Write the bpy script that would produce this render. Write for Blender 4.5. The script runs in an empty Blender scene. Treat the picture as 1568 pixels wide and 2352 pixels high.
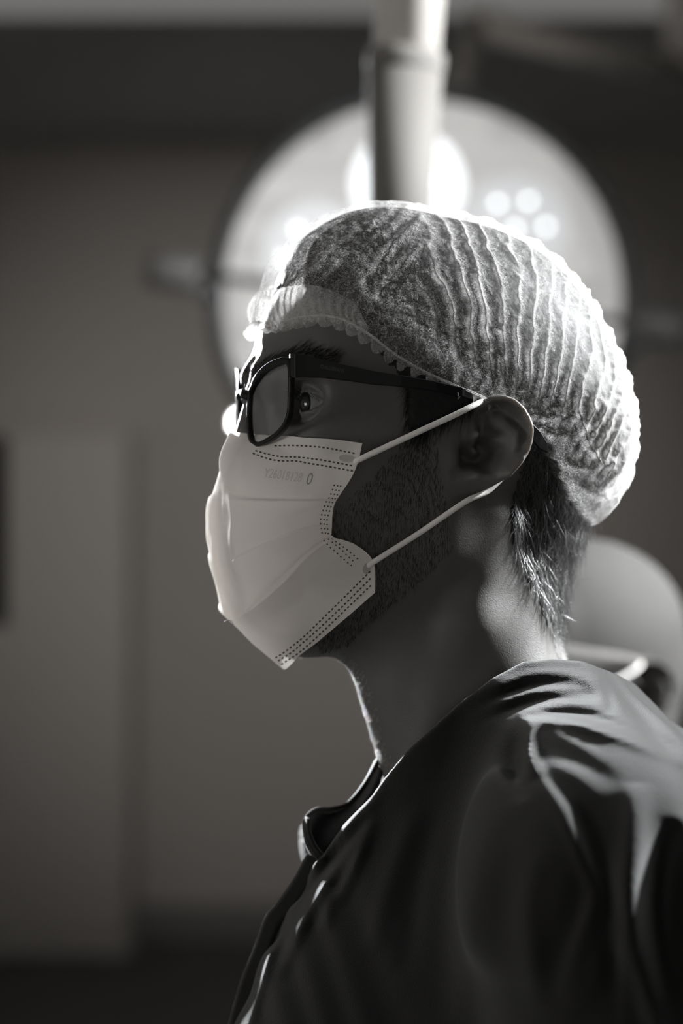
import bpy, math, random, time
T0_ = time.time()
def tick(n): print('TICK %-10s %.1f' % (n, time.time()-T0_))
import numpy as np
from mathutils import Vector, Matrix, noise as mnoise

random.seed(7); np.random.seed(7)
scene = bpy.context.scene
COL = scene.collection

# ---------------------------------------------------------------- camera
ZC = 1.50                      # camera height
DF = 1.262                     # focus distance (near cheek / ear)
F = 85.0 / 36.0 * 2352.0       # focal length in pixels of the 1568x2352 frame
cam_d = bpy.data.cameras.new('camera'); cam = bpy.data.objects.new('camera', cam_d); COL.objects.link(cam)
cam.location = (0, 0, ZC); cam.rotation_euler = (math.pi/2, 0, 0)
cam_d.sensor_fit = 'VERTICAL'; cam_d.sensor_height = 36; cam_d.sensor_width = 24; cam_d.lens = 85
cam_d.clip_start = 0.05; cam_d.clip_end = 60
cam_d.dof.use_dof = True; cam_d.dof.focus_distance = DF; cam_d.dof.aperture_fstop = 4.0
cam_d.dof.aperture_blades = 0
scene.camera = cam
vs = scene.view_settings
vs.view_transform = 'Standard'; vs.look = 'None'; vs.gamma = 1.0; vs.use_curve_mapping = False
vs.exposure = 0.0

# ---------------------------------------------------------------- world: dim grey room tone
w = bpy.data.worlds.new('world'); scene.world = w; w.use_nodes = True
w.node_tree.nodes['Background'].inputs[0].default_value = (0.9, 0.95, 1, 1)
w.node_tree.nodes['Background'].inputs[1].default_value = 0.004

# lamp powers (watts); the lights themselves sit in the lamp builders below
KEY_W, LEFT_W, SPOT_W, WASH_W, FILL_W = 165.0, 15.0, 180.0, 150.0, 13.0

# ---------------------------------------------------------------- helpers
def W(u, v, dy=0.0):
    d = DF + dy
    return np.array(((u-784.0)/F*d, d, ZC + (1176.0-v)/F*d))
YAW = math.radians(15)
HF = np.array((-math.cos(YAW), -math.sin(YAW), 0.0))      # head forward
HS = np.array((math.sin(YAW), -math.cos(YAW), 0.0))       # the side of the head nearest the camera
HU = np.array((0.0, 0.0, 1.0))
HB = np.stack([HF, HS, HU])                               # rows: basis
HO = W(988, 850, 0.075)
CAMP = np.array((0.0, 0.0, ZC))
def HC(u, v, l=0.0):
    """head coordinates (forward, lateral, up) of the point at lateral l seen at u, v"""
    dr = np.array(((u-784.0)/F, 1.0, (1176.0-v)/F))
    t = (l - np.dot(CAMP-HO, HS)) / np.dot(dr, HS)
    return HB @ (CAMP + t*dr - HO)
def HW(h):
    h = np.asarray(h, float)
    return HO + h @ HB
def PX(h):
    """pixel of head-coordinate points (N,3)"""
    p = HW(h); d = p[..., 1]
    return 784 + p[..., 0]/d*F, 1176 - (p[..., 2]-ZC)/d*F

def mesh_obj(name, verts, faces, mat=None, parent=None, smooth=True, matrix=None):
    me = bpy.data.meshes.new(name)
    verts = np.asarray(verts, float)
    me.from_pydata(verts.tolist(), [], [tuple(int(i) for i in f) for f in faces])
    if smooth: me.polygons.foreach_set('use_smooth', [len(f) < 5 for f in faces])
    me.update()
    if mat: me.materials.append(mat)
    o = bpy.data.objects.new(name, me); COL.objects.link(o)
    if parent: o.parent = parent
    if matrix is not None: o.matrix_local = matrix
    return o
def fast_mesh(name, verts, quads, mat=None, parent=None):
    """numpy verts (N,3), faces (M,k) of one size"""
    me = bpy.data.meshes.new(name); n, m, k = len(verts), len(quads), quads.shape[1]
    me.vertices.add(n); me.vertices.foreach_set('co', np.ascontiguousarray(verts, np.float32).ravel())
    me.loops.add(m*k); me.loops.foreach_set('vertex_index', np.ascontiguousarray(quads, np.int32).ravel())
    me.polygons.add(m); me.polygons.foreach_set('loop_start', np.arange(m, dtype=np.int32)*k)
    me.polygons.foreach_set('loop_total', np.full(m, k, np.int32))
    me.polygons.foreach_set('use_smooth', np.ones(m, bool))
    me.update(calc_edges=True); me.validate()
    if mat: me.materials.append(mat)
    o = bpy.data.objects.new(name, me); COL.objects.link(o)
    if parent: o.parent = parent
    return o
def empty(name, loc=(0, 0, 0), parent=None):
    o = bpy.data.objects.new(name, None); COL.objects.link(o); o.location = tuple(loc)
    o.empty_display_size = 0.05
    if parent: o.parent = parent
    return o
def tag(o, label=None, cat=None, group=None, kind=None):
    if label: o['label'] = label
    if cat: o['category'] = cat
    if group: o['group'] = group
    if kind: o['kind'] = kind
    return o
def keep_parent(o, p):
    o.parent = p; o.matrix_parent_inverse = Matrix.Translation(-Vector(p.location))
    return o

def box(name, lo, hi, mat, parent=None, bevel=0.0):
    x0, y0, z0 = lo; x1, y1, z1 = hi
    v = [(x, y, z) for x in (x0, x1) for y in (y0, y1) for z in (z0, z1)]
    f = [(0,1,3,2), (4,6,7,5), (0,4,5,1), (2,3,7,6), (0,2,6,4), (1,5,7,3)]
    o = mesh_obj(name, v, f, mat, parent, smooth=False)
    if bevel:
        b = o.modifiers.new('bevel', 'BEVEL'); b.width = bevel; b.segments = 3
    return o
def lathe_data(prof, n=48, axis='z'):
    v, f = [], []
    for i in range(n):
        a = 2*math.pi*i/n
        for r, z in prof: v.append((r*math.cos(a), r*math.sin(a), z))
    k = len(prof)
    for i in range(n):
        j = (i+1) % n
        for q in range(k-1): f.append((i*k+q, j*k+q, j*k+q+1, i*k+q+1))
    if prof[0][0] > 1e-6: f.append(tuple(i*k for i in range(n))[::-1])
    if prof[-1][0] > 1e-6: f.append(tuple(i*k+k-1 for i in range(n)))
    return v, f
def tube_data(pts, rad, n=8, cap=True, flat=1.0):
    pts = [np.asarray(p, float) for p in pts]; m = len(pts)
    rads = rad if hasattr(rad, '__len__') else [rad]*m
    v, f = [], []
    up = None
    for i in range(m):
        t = pts[min(i+1, m-1)] - pts[max(i-1, 0)]; t /= (np.linalg.norm(t)+1e-12)
        if up is None:
            up = np.array((0, 0, 1.0)) if abs(t[2]) < 0.9 else np.array((1.0, 0, 0))
        x = np.cross(t, up); x /= np.linalg.norm(x)+1e-12
        y = np.cross(x, t); up = y
        for k in range(n):
            a = 2*math.pi*k/n
            v.append(pts[i] + rads[i]*(math.cos(a)*x*flat + math.sin(a)*y))
    for i in range(m-1):
        for k in range(n):
            l = (k+1) % n
            f.append((i*n+k, i*n+l, (i+1)*n+l, (i+1)*n+k))
    if cap:
        f.append(tuple(range(n))[::-1]); f.append(tuple((m-1)*n+k for k in range(n)))
    return v, f
def spline(pts, per=8):
    """Catmull-Rom through points"""
    P = np.asarray(pts, float); out = []
    for i in range(len(P)-1):
        p0 = P[max(i-1, 0)]; p1 = P[i]; p2 = P[i+1]; p3 = P[min(i+2, len(P)-1)]
        for k in range(per):
            t = k/per
            out.append(0.5*((2*p1)+(-p0+p2)*t+(2*p0-5*p1+4*p2-p3)*t*t+(-p0+3*p1-3*p2+p3)*t**3))
    out.append(P[-1])
    return np.array(out)

# ---------------------------------------------------------------- materials
def new_mat(name):
    m = bpy.data.materials.new(name); m.use_nodes = True
    nt = m.node_tree; nt.nodes.clear()
    out = nt.nodes.new('ShaderNodeOutputMaterial')
    return m, nt, out
def N(nt, typ, **kw):
    n = nt.nodes.new(typ)
    for k, v in kw.items():
        if k.startswith('_'): setattr(n, k[1:], v)
        else: n.inputs[k.replace('__', ' ')].default_value = v
    return n
def grey(g, warm=0.0): return (g*(1+warm), g, g*(1-warm), 1)
def pbr(name, g, rough=0.6, warm=0.03, spec=0.4, metal=0.0, noise_scale=0, noise_amt=0.2, bump=0.0, bump_scale=200, sss=0.0, sheen=0.0):
    m, nt, out = new_mat(name)
    b = N(nt, 'ShaderNodeBsdfPrincipled'); b.inputs['Roughness'].default_value = rough
    b.inputs['Specular IOR Level'].default_value = spec; b.inputs['Metallic'].default_value = metal
    b.inputs['Base Color'].default_value = grey(g, warm)
    if sheen: b.inputs['Sheen Weight'].default_value = sheen
    if sss:
        b.inputs['Subsurface Weight'].default_value = sss; b.inputs['Subsurface Radius'].default_value = (1, .9, .8)
        b.inputs['Subsurface Scale'].default_value = 0.007
    tc = N(nt, 'ShaderNodeTexCoord')
    if noise_scale:
        nz = N(nt, 'ShaderNodeTexNoise'); nz.inputs['Scale'].default_value = noise_scale; nz.inputs['Detail'].default_value = 4
        nt.links.new(tc.outputs['Object'], nz.inputs['Vector'])
        mr = N(nt, 'ShaderNodeMix', _data_type='RGBA')
        mr.inputs[6].default_value = grey(g*(1-noise_amt), warm); mr.inputs[7].default_value = grey(min(1, g*(1+noise_amt)), warm)
        nt.links.new(nz.outputs['Fac'], mr.inputs[0]); nt.links.new(mr.outputs[2], b.inputs['Base Color'])
    if bump:
        nb = N(nt, 'ShaderNodeTexNoise'); nb.inputs['Scale'].default_value = bump_scale; nb.inputs['Detail'].default_value = 3
        nt.links.new(tc.outputs['Object'], nb.inputs['Vector'])
        bp = N(nt, 'ShaderNodeBump'); bp.inputs['Strength'].default_value = bump; bp.inputs['Distance'].default_value = 0.001
        nt.links.new(nb.outputs['Fac'], bp.inputs['Height']); nt.links.new(bp.outputs['Normal'], b.inputs['Normal'])
    nt.links.new(b.outputs[0], out.inputs[0])
    return m
def emit(name, col, strength):
    m, nt, out = new_mat(name)
    e = N(nt, 'ShaderNodeEmission'); e.inputs[0].default_value = (*col, 1); e.inputs[1].default_value = strength
    nt.links.new(e.outputs[0], out.inputs[0]); return m
def sheet(name, g, trans=0.5, alpha=0.0, fibre=0.0, warm=0.02, bump=0.3, bump_scale=600):
    """thin non-woven sheet: diffuse + translucent, fibres with see-through gaps between them"""
    m, nt, out = new_mat(name); L = nt.links.new
    tc = N(nt, 'ShaderNodeTexCoord')
    d = N(nt, 'ShaderNodeBsdfDiffuse'); d.inputs[0].default_value = grey(g, warm)
    t = N(nt, 'ShaderNodeBsdfTranslucent'); t.inputs[0].default_value = grey(g, warm)
    mx = N(nt, 'ShaderNodeMixShader'); mx.inputs[0].default_value = trans
    L(d.outputs[0], mx.inputs[1]); L(t.outputs[0], mx.inputs[2])
    nb = N(nt, 'ShaderNodeTexNoise'); nb.inputs['Scale'].default_value = bump_scale; nb.inputs['Detail'].default_value = 3
    L(tc.outputs['Object'], nb.inputs['Vector'])
    bp = N(nt, 'ShaderNodeBump'); bp.inputs['Strength'].default_value = bump; bp.inputs['Distance'].default_value = 0.0006
    L(nb.outputs['Fac'], bp.inputs['Height']); L(bp.outputs[0], d.inputs['Normal']); L(bp.outputs[0], t.inputs['Normal'])
    last = mx.outputs[0]
    if alpha:
        tr = N(nt, 'ShaderNodeBsdfTransparent')
        m2 = N(nt, 'ShaderNodeMixShader')
        if fibre:
            # fibres: ridged distorted noise, two layers
            fac = None
            for sc, ds in ((fibre, 1.6), (fibre*1.6, 1.2), (fibre*2.3, 1.0), (fibre*0.6, 2.0)):
                nz = N(nt, 'ShaderNodeTexNoise'); nz.inputs['Scale'].default_value = sc; nz.inputs['Detail'].default_value = 2
                nz.inputs['Distortion'].default_value = ds
                L(tc.outputs['Object'], nz.inputs['Vector'])
                s = N(nt, 'ShaderNodeMath', _operation='SUBTRACT'); s.inputs[1].default_value = 0.5; L(nz.outputs['Fac'], s.inputs[0])
                a = N(nt, 'ShaderNodeMath', _operation='ABSOLUTE'); L(s.outputs[0], a.inputs[0])
                mr = N(nt, 'ShaderNodeMapRange'); mr.inputs[1].default_value = 0.0; mr.inputs[2].default_value = 0.016
                mr.inputs[3].default_value = 1.0; mr.inputs[4].default_value = 0.0; L(a.outputs[0], mr.inputs[0])
                if fac is None: fac = mr.outputs[0]
                else:
                    mm = N(nt, 'ShaderNodeMath', _operation='MAXIMUM'); L(fac, mm.inputs[0]); L(mr.outputs[0], mm.inputs[1]); fac = mm.outputs[0]
            at = N(nt, 'ShaderNodeAttribute', _attribute_name='gather')
            mr2 = N(nt, 'ShaderNodeMapRange'); mr2.inputs[4].default_value = 0.5
            ga = N(nt, 'ShaderNodeMapRange'); ga.inputs[3].default_value = 1-alpha; ga.inputs[4].default_value = 0.5; L(at.outputs['Fac'], ga.inputs[0]); L(ga.outputs[0], mr2.inputs[3])
            L(fac, mr2.inputs[0]); L(mr2.outputs[0], m2.inputs[0])
        else:
            m2.inputs[0].default_value = 1-alpha
        L(tr.outputs[0], m2.inputs[1]); L(last, m2.inputs[2]); last = m2.outputs[0]
    L(last, out.inputs[0])
    return m

M_WALL = pbr('wall_paint', 0.42, 0.9, 0.06, 0.1, noise_scale=0.8, noise_amt=0.05)
M_CEIL = pbr('ceiling_paint', 0.40, 0.9, 0.03, 0.1)
M_FLOOR = pbr('floor_vinyl', 0.10, 0.5, 0.0, 0.3, noise_scale=3, noise_amt=0.1)
M_BASE = pbr('baseboard_vinyl', 0.2, 0.7, 0.04, 0.1)
M_PALE = pbr('pale_laminate', 0.45, 0.6, 0.06, 0.2)
M_DARK = pbr('dark_plastic', 0.03, 0.5, 0.0)
M_METAL = pbr('painted_metal', 0.5, 0.45, 0.06, 0.4)
M_RIM = pbr('lamp_rim_grey', 0.06, 0.5, 0.0, 0.3)
M_SKIN = pbr('skin', 0.078, 0.5, 0.05, 0.28, noise_scale=60, noise_amt=0.12, bump=0.22, bump_scale=1500, sss=0.8)
M_HAIRSHELL = pbr('dark_hair', 0.009, 0.6, 0.02, 0.12, bump=0.6, bump_scale=250)
M_HAIR = pbr('hair_strand', 0.045, 0.30, 0.03, 0.6)
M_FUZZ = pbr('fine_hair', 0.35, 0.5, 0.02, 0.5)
M_SHIRT = pbr('scrub_cloth', 0.0085, 0.85, 0.05, 0.03, noise_scale=400, noise_amt=0.15, bump=0.4, bump_scale=1500, sheen=0.26)
M_FRAME = pbr('black_acetate', 0.005, 0.35, 0.0, 0.14)
M_MASK = sheet('mask_fabric', 0.84, 0.42, bump=0.15, bump_scale=500, warm=0.05)
M_STITCH = sheet('mask_weld', 0.12, 0.5, warm=0.0, bump=0)
M_INK = pbr('print_ink', 0.26, 0.8, 0.0, 0.1)
M_INK2 = sheet('faded_ink', 0.62, 0.4, warm=0.03, bump=0.1)
M_LOOP = sheet('ear_loop_cord', 0.75, 0.2, warm=0.03, bump=0.4, bump_scale=1500)
M_CAP = sheet('cap_nonwoven', 0.78, 0.45, alpha=0.93, fibre=230, bump=0.8, bump_scale=420)
M_CAPEDGE = sheet('cap_gathered_edge', 0.70, 0.5, alpha=0.68, fibre=230, bump=0.5, bump_scale=420)
M_EYE = pbr('eye_white', 0.13, 0.2, 0.0, 0.6)
M_IRIS = pbr('iris', 0.012, 0.07, 0.0, 0.3)
M_LENSGLOW = emit('led_white', (0.86, 0.93, 1.0), 6.0)

def glass_mat():
    m, nt, out = new_mat('spectacle_lens')
    t = N(nt, 'ShaderNodeBsdfTransparent'); t.inputs[0].default_value = (0.93, 0.94, 0.94, 1)
    g = N(nt, 'ShaderNodeBsdfGlossy'); g.inputs['Roughness'].default_value = 0.03
    fr = N(nt, 'ShaderNodeFresnel'); fr.inputs[0].default_value = 1.2
    mx = N(nt, 'ShaderNodeMixShader')
    ml = N(nt, 'ShaderNodeMath', _operation='MULTIPLY'); ml.inputs[1].default_value = 0.3; nt.links.new(fr.outputs[0], ml.inputs[0])
    nt.links.new(ml.outputs[0], mx.inputs[0]); nt.links.new(t.outputs[0], mx.inputs[1]); nt.links.new(g.outputs[0], mx.inputs[2])
    nt.links.new(mx.outputs[0], out.inputs[0]); return m
M_GLASS = glass_mat()

# ================================================================ THE ROOM
YB = 8.5
def struct(o): o['kind'] = 'structure'; return o
struct(box('floor', (-4.2, -2.0, -0.1), (4.2, YB+0.2, 0.0), M_FLOOR))
struct(box('ceiling', (-4.2, -2.0, 2.66), (4.2, YB+0.2, 2.76), M_CEIL))
struct(box('wall_back', (-4.2, YB, 0.0), (4.2, YB+0.2, 2.66), M_WALL))
struct(box('wall_left', (-4.2, -2.0, 0.0), (-4.0, YB, 2.66), M_WALL))
struct(box('wall_right', (4.0, -2.0, 0.0), (4.2, YB, 2.66), M_WALL))
struct(box('wall_front', (-4.0, -2.0, 0.0), (4.0, -1.8, 2.66), M_WALL))
struct(box('baseboard_back', (-4.0, YB-0.02, 0.0), (4.0, YB, 0.12), M_BASE))

# added cove, curved to soften the shading step between far wall and ceiling
cv, cf = [], []
for i in range(13):
    a = math.pi/2*i/12
    for x in (-4.0, 4.0): cv.append((x, YB-0.005-0.9+0.9*math.cos(a), 2.66-0.005-0.9+0.9*math.sin(a)))
cf = [(2*i, 2*i+1, 2*i+3, 2*i+2) for i in range(12)]
struct(mesh_obj('shading_cove_1', cv, cf, M_WALL))
# ================================================================ SURGICAL LIGHTS
def lamp_meshes():
    D = {}
    def me(name, vf, mat, smooth=True):
        m = bpy.data.meshes.new(name); m.from_pydata([tuple(p) for p in vf[0]], [], vf[1])
        if smooth: m.polygons.foreach_set('use_smooth', [True]*len(m.polygons))
        m.update(); m.materials.append(mat); D[name] = m
    R = 0.300
    # local +z is where the lamp shines
    me('housing', lathe_data([(0.0, -0.11), (0.10, -0.105), (0.20, -0.085), (0.27, -0.05), (R+0.004, -0.02), (R+0.004, -0.008), (0.0, -0.008)], 64), M_METAL)
    me('rim', lathe_data([(R-0.012, -0.012), (R-0.012, 0.012), (R-0.006, 0.018), (R+0.006, 0.016), (R+0.012, 0.004), (R+0.012, -0.014), (R-0.012, -0.012)], 96), M_RIM)
    me('front_glass', lathe_data([(0.0, 0.004), (R-0.012, 0.004)], 96), M_DIFFUSER)
    me('led_module', lathe_data([(0.080, 0.004), (0.080, 0.007), (0.076, 0.008), (0.0, 0.008)], 40), M_MODULE)
    me('led', lathe_data([(0.0045, 0.0), (0.0045, 0.003), (0.0, 0.005)], 16), M_LED)
    me('led_bright', lathe_data([(0.0045, 0.0), (0.0045, 0.003), (0.0, 0.005)], 16), M_LEDHOT)
    me('side_handle', tube_data(spline([(0, 0, 0), (0.03, 0, 0.0), (0.055, 0.0, 0.0), (0.06, -0.02, 0), (0.06, -0.05, 0)], 5), 0.012, 10), M_METAL)
    me('center_handle', lathe_data([(0.030, 0.006), (0.026, 0.02), (0.018, 0.05), (0.020, 0.11), (0.0, 0.118)], 24), M_METAL)
    me('crossbar', tube_data([(-R-0.05, 0, 0.016), (-0.12, 0, 0.016), (0.12, 0, 0.016), (R+0.05, 0, 0.016)], 0.007, 10), M_RIM)
    me('pivot_block', lathe_data([(0.0, -0.05), (0.024, -0.05), (0.028, -0.02), (0.028, 0.02), (0.020, 0.03), (0.0, 0.03)], 20), M_PIVOT)
    me('pivot_cap', lathe_data([(0.0, -0.012), (0.016, -0.012), (0.016, 0.03), (0.0, 0.034)], 16), M_RIM)
    me('yoke', tube_data(spline([(R+0.03, 0, 0.0), (R+0.05, 0, -0.06), (0.28, 0, -0.19), (0.0, 0, -0.24), (-0.28, 0, -0.19), (-R-0.05, 0, -0.06), (-R-0.03, 0, 0.0)], 8), 0.016, 10), M_METAL)
    return D
M_DIFFUSER = pbr('lamp_glass_frosted', 0.62, 0.4, 0.02, 0.3)
def add_emission(m, col, s):
    b = [n for n in m.node_tree.nodes if n.type == 'BSDF_PRINCIPLED'][0]
    b.inputs['Emission Color'].default_value = (*col, 1); b.inputs['Emission Strength'].default_value = s
add_emission(M_DIFFUSER, (1, 0.98, 0.96), 0.36)
M_MODULE = pbr('led_module_glass', 0.7, 0.4, 0.0, 0.3); add_emission(M_MODULE, (0.97, 0.98, 1), 0.32)
M_MODHOT = pbr('led_module_glass_lit', 0.7, 0.4, 0.0, 0.3); add_emission(M_MODHOT, (0.93, 0.97, 1), 1.3)
M_LED = emit('led_lens', (0.93, 0.97, 1.0), 4.2)
M_LEDHOT = emit('led_lens_full_power', (0.9, 0.96, 1.0), 3.0)
M_PIVOT = pbr('pivot_grey', 0.12, 0.5, 0.05)
LM = lamp_meshes()

def surgical_light(loc, aim, label, roll=0.0, hot=0, group='surgical lights', power=0.0, size=0.4, spread=120):
    loc = Vector(loc); z = (Vector(aim)-loc).normalized()
    x = Vector((0, 0, 1)).cross(z)
    x = x.normalized() if x.length > 1e-4 else Vector((1, 0, 0))
    y = z.cross(x)
    rot = Matrix((x, y, z)).transposed().to_4x4() @ Matrix.Rotation(roll, 4, 'Z')
    root = empty('surgical_light', loc); root.matrix_world = Matrix.Translation(loc) @ rot
    tag(root, label, 'surgical light', group)
    def part(name, mesh, parent=root, mtx=Matrix()):
        o = bpy.data.objects.new(name, LM[mesh]); COL.objects.link(o); o.parent = parent; o.matrix_local = mtx; return o
    part('housing', 'housing'); part('rim', 'rim'); part('front_glass', 'front_glass'); part('yoke', 'yoke')
    part('center_handle', 'center_handle')
    part('crossbar', 'crossbar')
    for sx in (-1, 1):
        part('pivot_block', 'pivot_block', root, Matrix.Translation((sx*0.352, 0, 0.0)) @ Matrix.Rotation(math.pi/2, 4, 'Y'))
        part('pivot_cap', 'pivot_cap', root, Matrix.Translation((sx*0.305, -0.03, 0.012)))
    for i in range(6):
        a = math.radians(104 + 60*i)
        m = part('led_module', 'led_module', root, Matrix.Translation((0.168*math.cos(a), 0.168*math.sin(a), 0)))
        is_hot = i in (hot if isinstance(hot, tuple) else (hot,))
        if is_hot:
            m.data = LM['led_module'].copy(); m.data.materials[0] = M_MODHOT
        for k in range(7):
            b = math.radians(60*k+11); r = 0.0447 if k < 6 else 0.0
            part('led', 'led_bright' if is_hot else 'led', m, Matrix.Translation((r*math.cos(b), r*math.sin(b), 0.008)))
    if power:
        ld = bpy.data.lights.new('lamp_light', 'AREA'); ld.shape = 'DISK'; ld.size = size; ld.energy = power; ld.color = (0.95, 0.98, 1.0)
        ld.spread = math.radians(spread)
        lo = bpy.data.objects.new('lamp_light', ld); COL.objects.link(lo); lo.parent = root
        lo.matrix_local = Matrix.Translation((0, 0, 0.13)) @ Matrix.Rotation(math.pi, 4, 'X')
    return root
def ceiling_arm(lamp, top, elbow, end, r=0.03):
    root = empty('ceiling_arm', (top[0], top[1], 2.66))
    b = Vector(root.location)
    fl = lathe_data([(0.0, 0.0), (0.10, 0.0), (0.10, -0.03), (0.04, -0.045), (0.0, -0.045)], 32)
    mesh_obj('ceiling_flange', fl[0], fl[1], M_METAL, root)
    def seg(name, p, q, rr):
        v, f = tube_data([np.array(Vector(p)-b), np.array(Vector(q)-b)], rr, 20); mesh_obj(name, v, f, M_METAL, root)
    seg('drop_tube', (top[0], top[1], 2.63), (top[0], top[1], elbow[2]), r)
    seg('spring_arm', (top[0], top[1], elbow[2]), elbow, r*0.9)
    seg('end_tube', elbow, end, r*0.7)
    root.parent = lamp; root.matrix_parent_inverse = lamp.matrix_world.inverted()
    return root

HEAD = W(1000, 1000, 0.07)
# the big lamp in view, behind the head
LC = W(970, 690, 2.24)
big = surgical_light(LC, LC + np.array((0.0, -1.0, -0.02)), 'large round surgical light glowing behind the capped head', roll=math.radians(0), hot=0)
big.matrix_world = big.matrix_world @ Matrix.Rotation(math.radians(-6.5), 4, 'Z')
bpy.context.view_layer.update()
ceiling_arm(big, (LC[0]+0.5, LC[1]+0.9), (LC[0]+0.1, LC[1]+0.45, 2.30), (LC[0], LC[1]+0.25, LC[2]+0.02))
# lamp at the right behind him (lights neck, cap and shoulder), out of frame
KL = HEAD + np.array((1.58, 0.52, 0.98))
kl = surgical_light(KL, HEAD + np.array((0.02, 0, -0.08)), 'round surgical light at the right, aimed at his back', hot=(0, 1, 2, 3, 4, 5), power=KEY_W, size=0.22, spread=140)
bpy.context.view_layer.update()
ceiling_arm(kl, (KL[0]+0.5, KL[1]+0.5), (KL[0]+0.25, KL[1]+0.2, 2.56), (KL[0]+0.15, KL[1]+0.1, KL[2]+0.1))
# lamp at the left behind him (rims the forehead, mask and chest), out of frame
LL = HEAD + np.array((-1.42, 4.1, 0.60))
ll = surgical_light(LL, HEAD + np.array((-0.05, 0, -0.08)), 'round surgical light at the left, aimed at his face', hot=(0, 1, 2, 3, 4, 5), power=LEFT_W, size=0.2, spread=16)
bpy.context.view_layer.update()
ceiling_arm(ll, (LL[0]-0.5, LL[1]+0.5), (LL[0]-0.35, LL[1]+0.2, 2.5), (LL[0]-0.2, LL[1]+0.15, LL[2]+0.1))

# the pole in front of the big lamp
M_POLE = pbr('pole_darkened', 0.12, 0.7, 0.06, 0.08)  # darker base colour holds down the strong light on the lower tube
M_POLETOP = pbr('pole_lightened', 0.45, 0.7, 0.06, 0.1)  # lighter base colour stands in for light missing on the upper tube
def pole():
    d = 1.0; px = (DF+d)/F
    top, mid, low = W(947, -60, d), W(932, 130, d), W(918, 470, d)
    root = empty('ceiling_pole', (mid[0], mid[1], 2.66)); tag(root, 'pale thick ceiling pole hanging in front of the large lamp', 'ceiling pole')
    b = np.array(root.location)
    ax = (top-mid)/np.linalg.norm(top-mid); t = (2.66-mid[2])/ax[2]; topc = mid+ax*t
    def seg(name, p, q, r1, r2):
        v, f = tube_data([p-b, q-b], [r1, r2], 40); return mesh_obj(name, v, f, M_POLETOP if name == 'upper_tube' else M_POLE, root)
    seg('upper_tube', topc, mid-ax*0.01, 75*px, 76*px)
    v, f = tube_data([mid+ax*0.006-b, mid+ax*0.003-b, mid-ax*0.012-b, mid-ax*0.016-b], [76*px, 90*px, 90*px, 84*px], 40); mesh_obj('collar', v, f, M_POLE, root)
    end = low + (low-mid)/np.linalg.norm(low-mid)*0.10
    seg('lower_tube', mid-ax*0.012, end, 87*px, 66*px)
    v, f = tube_data([end+ax*0.005-b, end-b, end-ax*0.03-b], [70*px, 74*px, 40*px], 40); mesh_obj('end_cap', v, f, M_RIM, root)
    v, f = lathe_data([(0.0, 0.0), (0.09, 0.0), (0.09, -0.03), (0.05, -0.045), (0, -0.045)], 32)
    o = mesh_obj('ceiling_flange', v, f, M_POLE, root); o.location = tuple(topc-b)
pole()

# bright spotlight on the far wall beside the nose
def spotlight():
    p = W(556, 970, 5.9); y = p[1]
    root = empty('wall_spotlight', (p[0], YB, p[2])); tag(root, 'small dazzling spotlight on the far wall beside the nose', 'spotlight')
    b = np.array((p[0], YB, p[2]))
    aim = HEAD - p; aim /= np.linalg.norm(aim)
    v, f = tube_data([np.array((0, 0, 0)), np.array((0, -0.03, 0))], 0.05, 24); mesh_obj('wall_plate', v, f, M_WALL, root)
    v, f = tube_data([np.array((0, -0.03, 0)), p+aim*(-0.03)-b], 0.012, 12); mesh_obj('stem', v, f, M_WALL, root)
    v, f = tube_data([p-aim*0.10-b, p-aim*0.08-b, p-b, p+aim*0.012-b], [0.02, 0.026, 0.026, 0.022], 28); mesh_obj('lamp_body', v, f, M_WALL, root)
    v, f = tube_data([p+aim*0.012-b, p+aim*0.018-b], [0.010, 0.009], 28); mesh_obj('lamp_lens', v, f, emit('spot_lens', (0.9, 0.96, 1.0), 300.0), root)
    ld = bpy.data.lights.new('spot_light', 'SPOT'); ld.energy = SPOT_W*10; ld.spot_size = math.radians(14); ld.spot_blend = 0.5; ld.shadow_soft_size = 0.03
    ld.color = (0.95, 0.98, 1)
    lo = bpy.data.objects.new('spot_light', ld); COL.objects.link(lo); lo.parent = root
    lo.matrix_local = Matrix.Translation(Vector(p+aim*0.03-b)) @ Vector(-aim).to_track_quat('Z', 'Y').to_matrix().to_4x4()
spotlight()

# ceiling downlight washing the back wall, invented fill light on the left wall, dim ceiling panel
def downlight():
    root = empty('ceiling_downlight', (-0.2, 4.6, 2.66)); tag(root, 'round ceiling downlight aimed at the far wall', 'ceiling light')
    v, f = lathe_data([(0.0, -0.002), (0.07, -0.002), (0.09, -0.012), (0.10, -0.012), (0.10, 0.0), (0.0, 0.0)], 32)
    mesh_obj('trim_ring', v, f, M_CEIL, root)
    ld = bpy.data.lights.new('downlight_light', 'SPOT'); ld.energy = WASH_W; ld.spot_size = math.radians(50); ld.spot_blend = 1.0; ld.shadow_soft_size = 0.08; ld.color = (1, 0.97, 0.94)
    lo = bpy.data.objects.new('downlight_light', ld); COL.objects.link(lo); lo.parent = root
    lo.matrix_local = Matrix.Translation((0, 0, -0.04)) @ Vector((0, -3.9, 1.04)).to_track_quat('Z', 'Y').to_matrix().to_4x4()
downlight()
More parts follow.
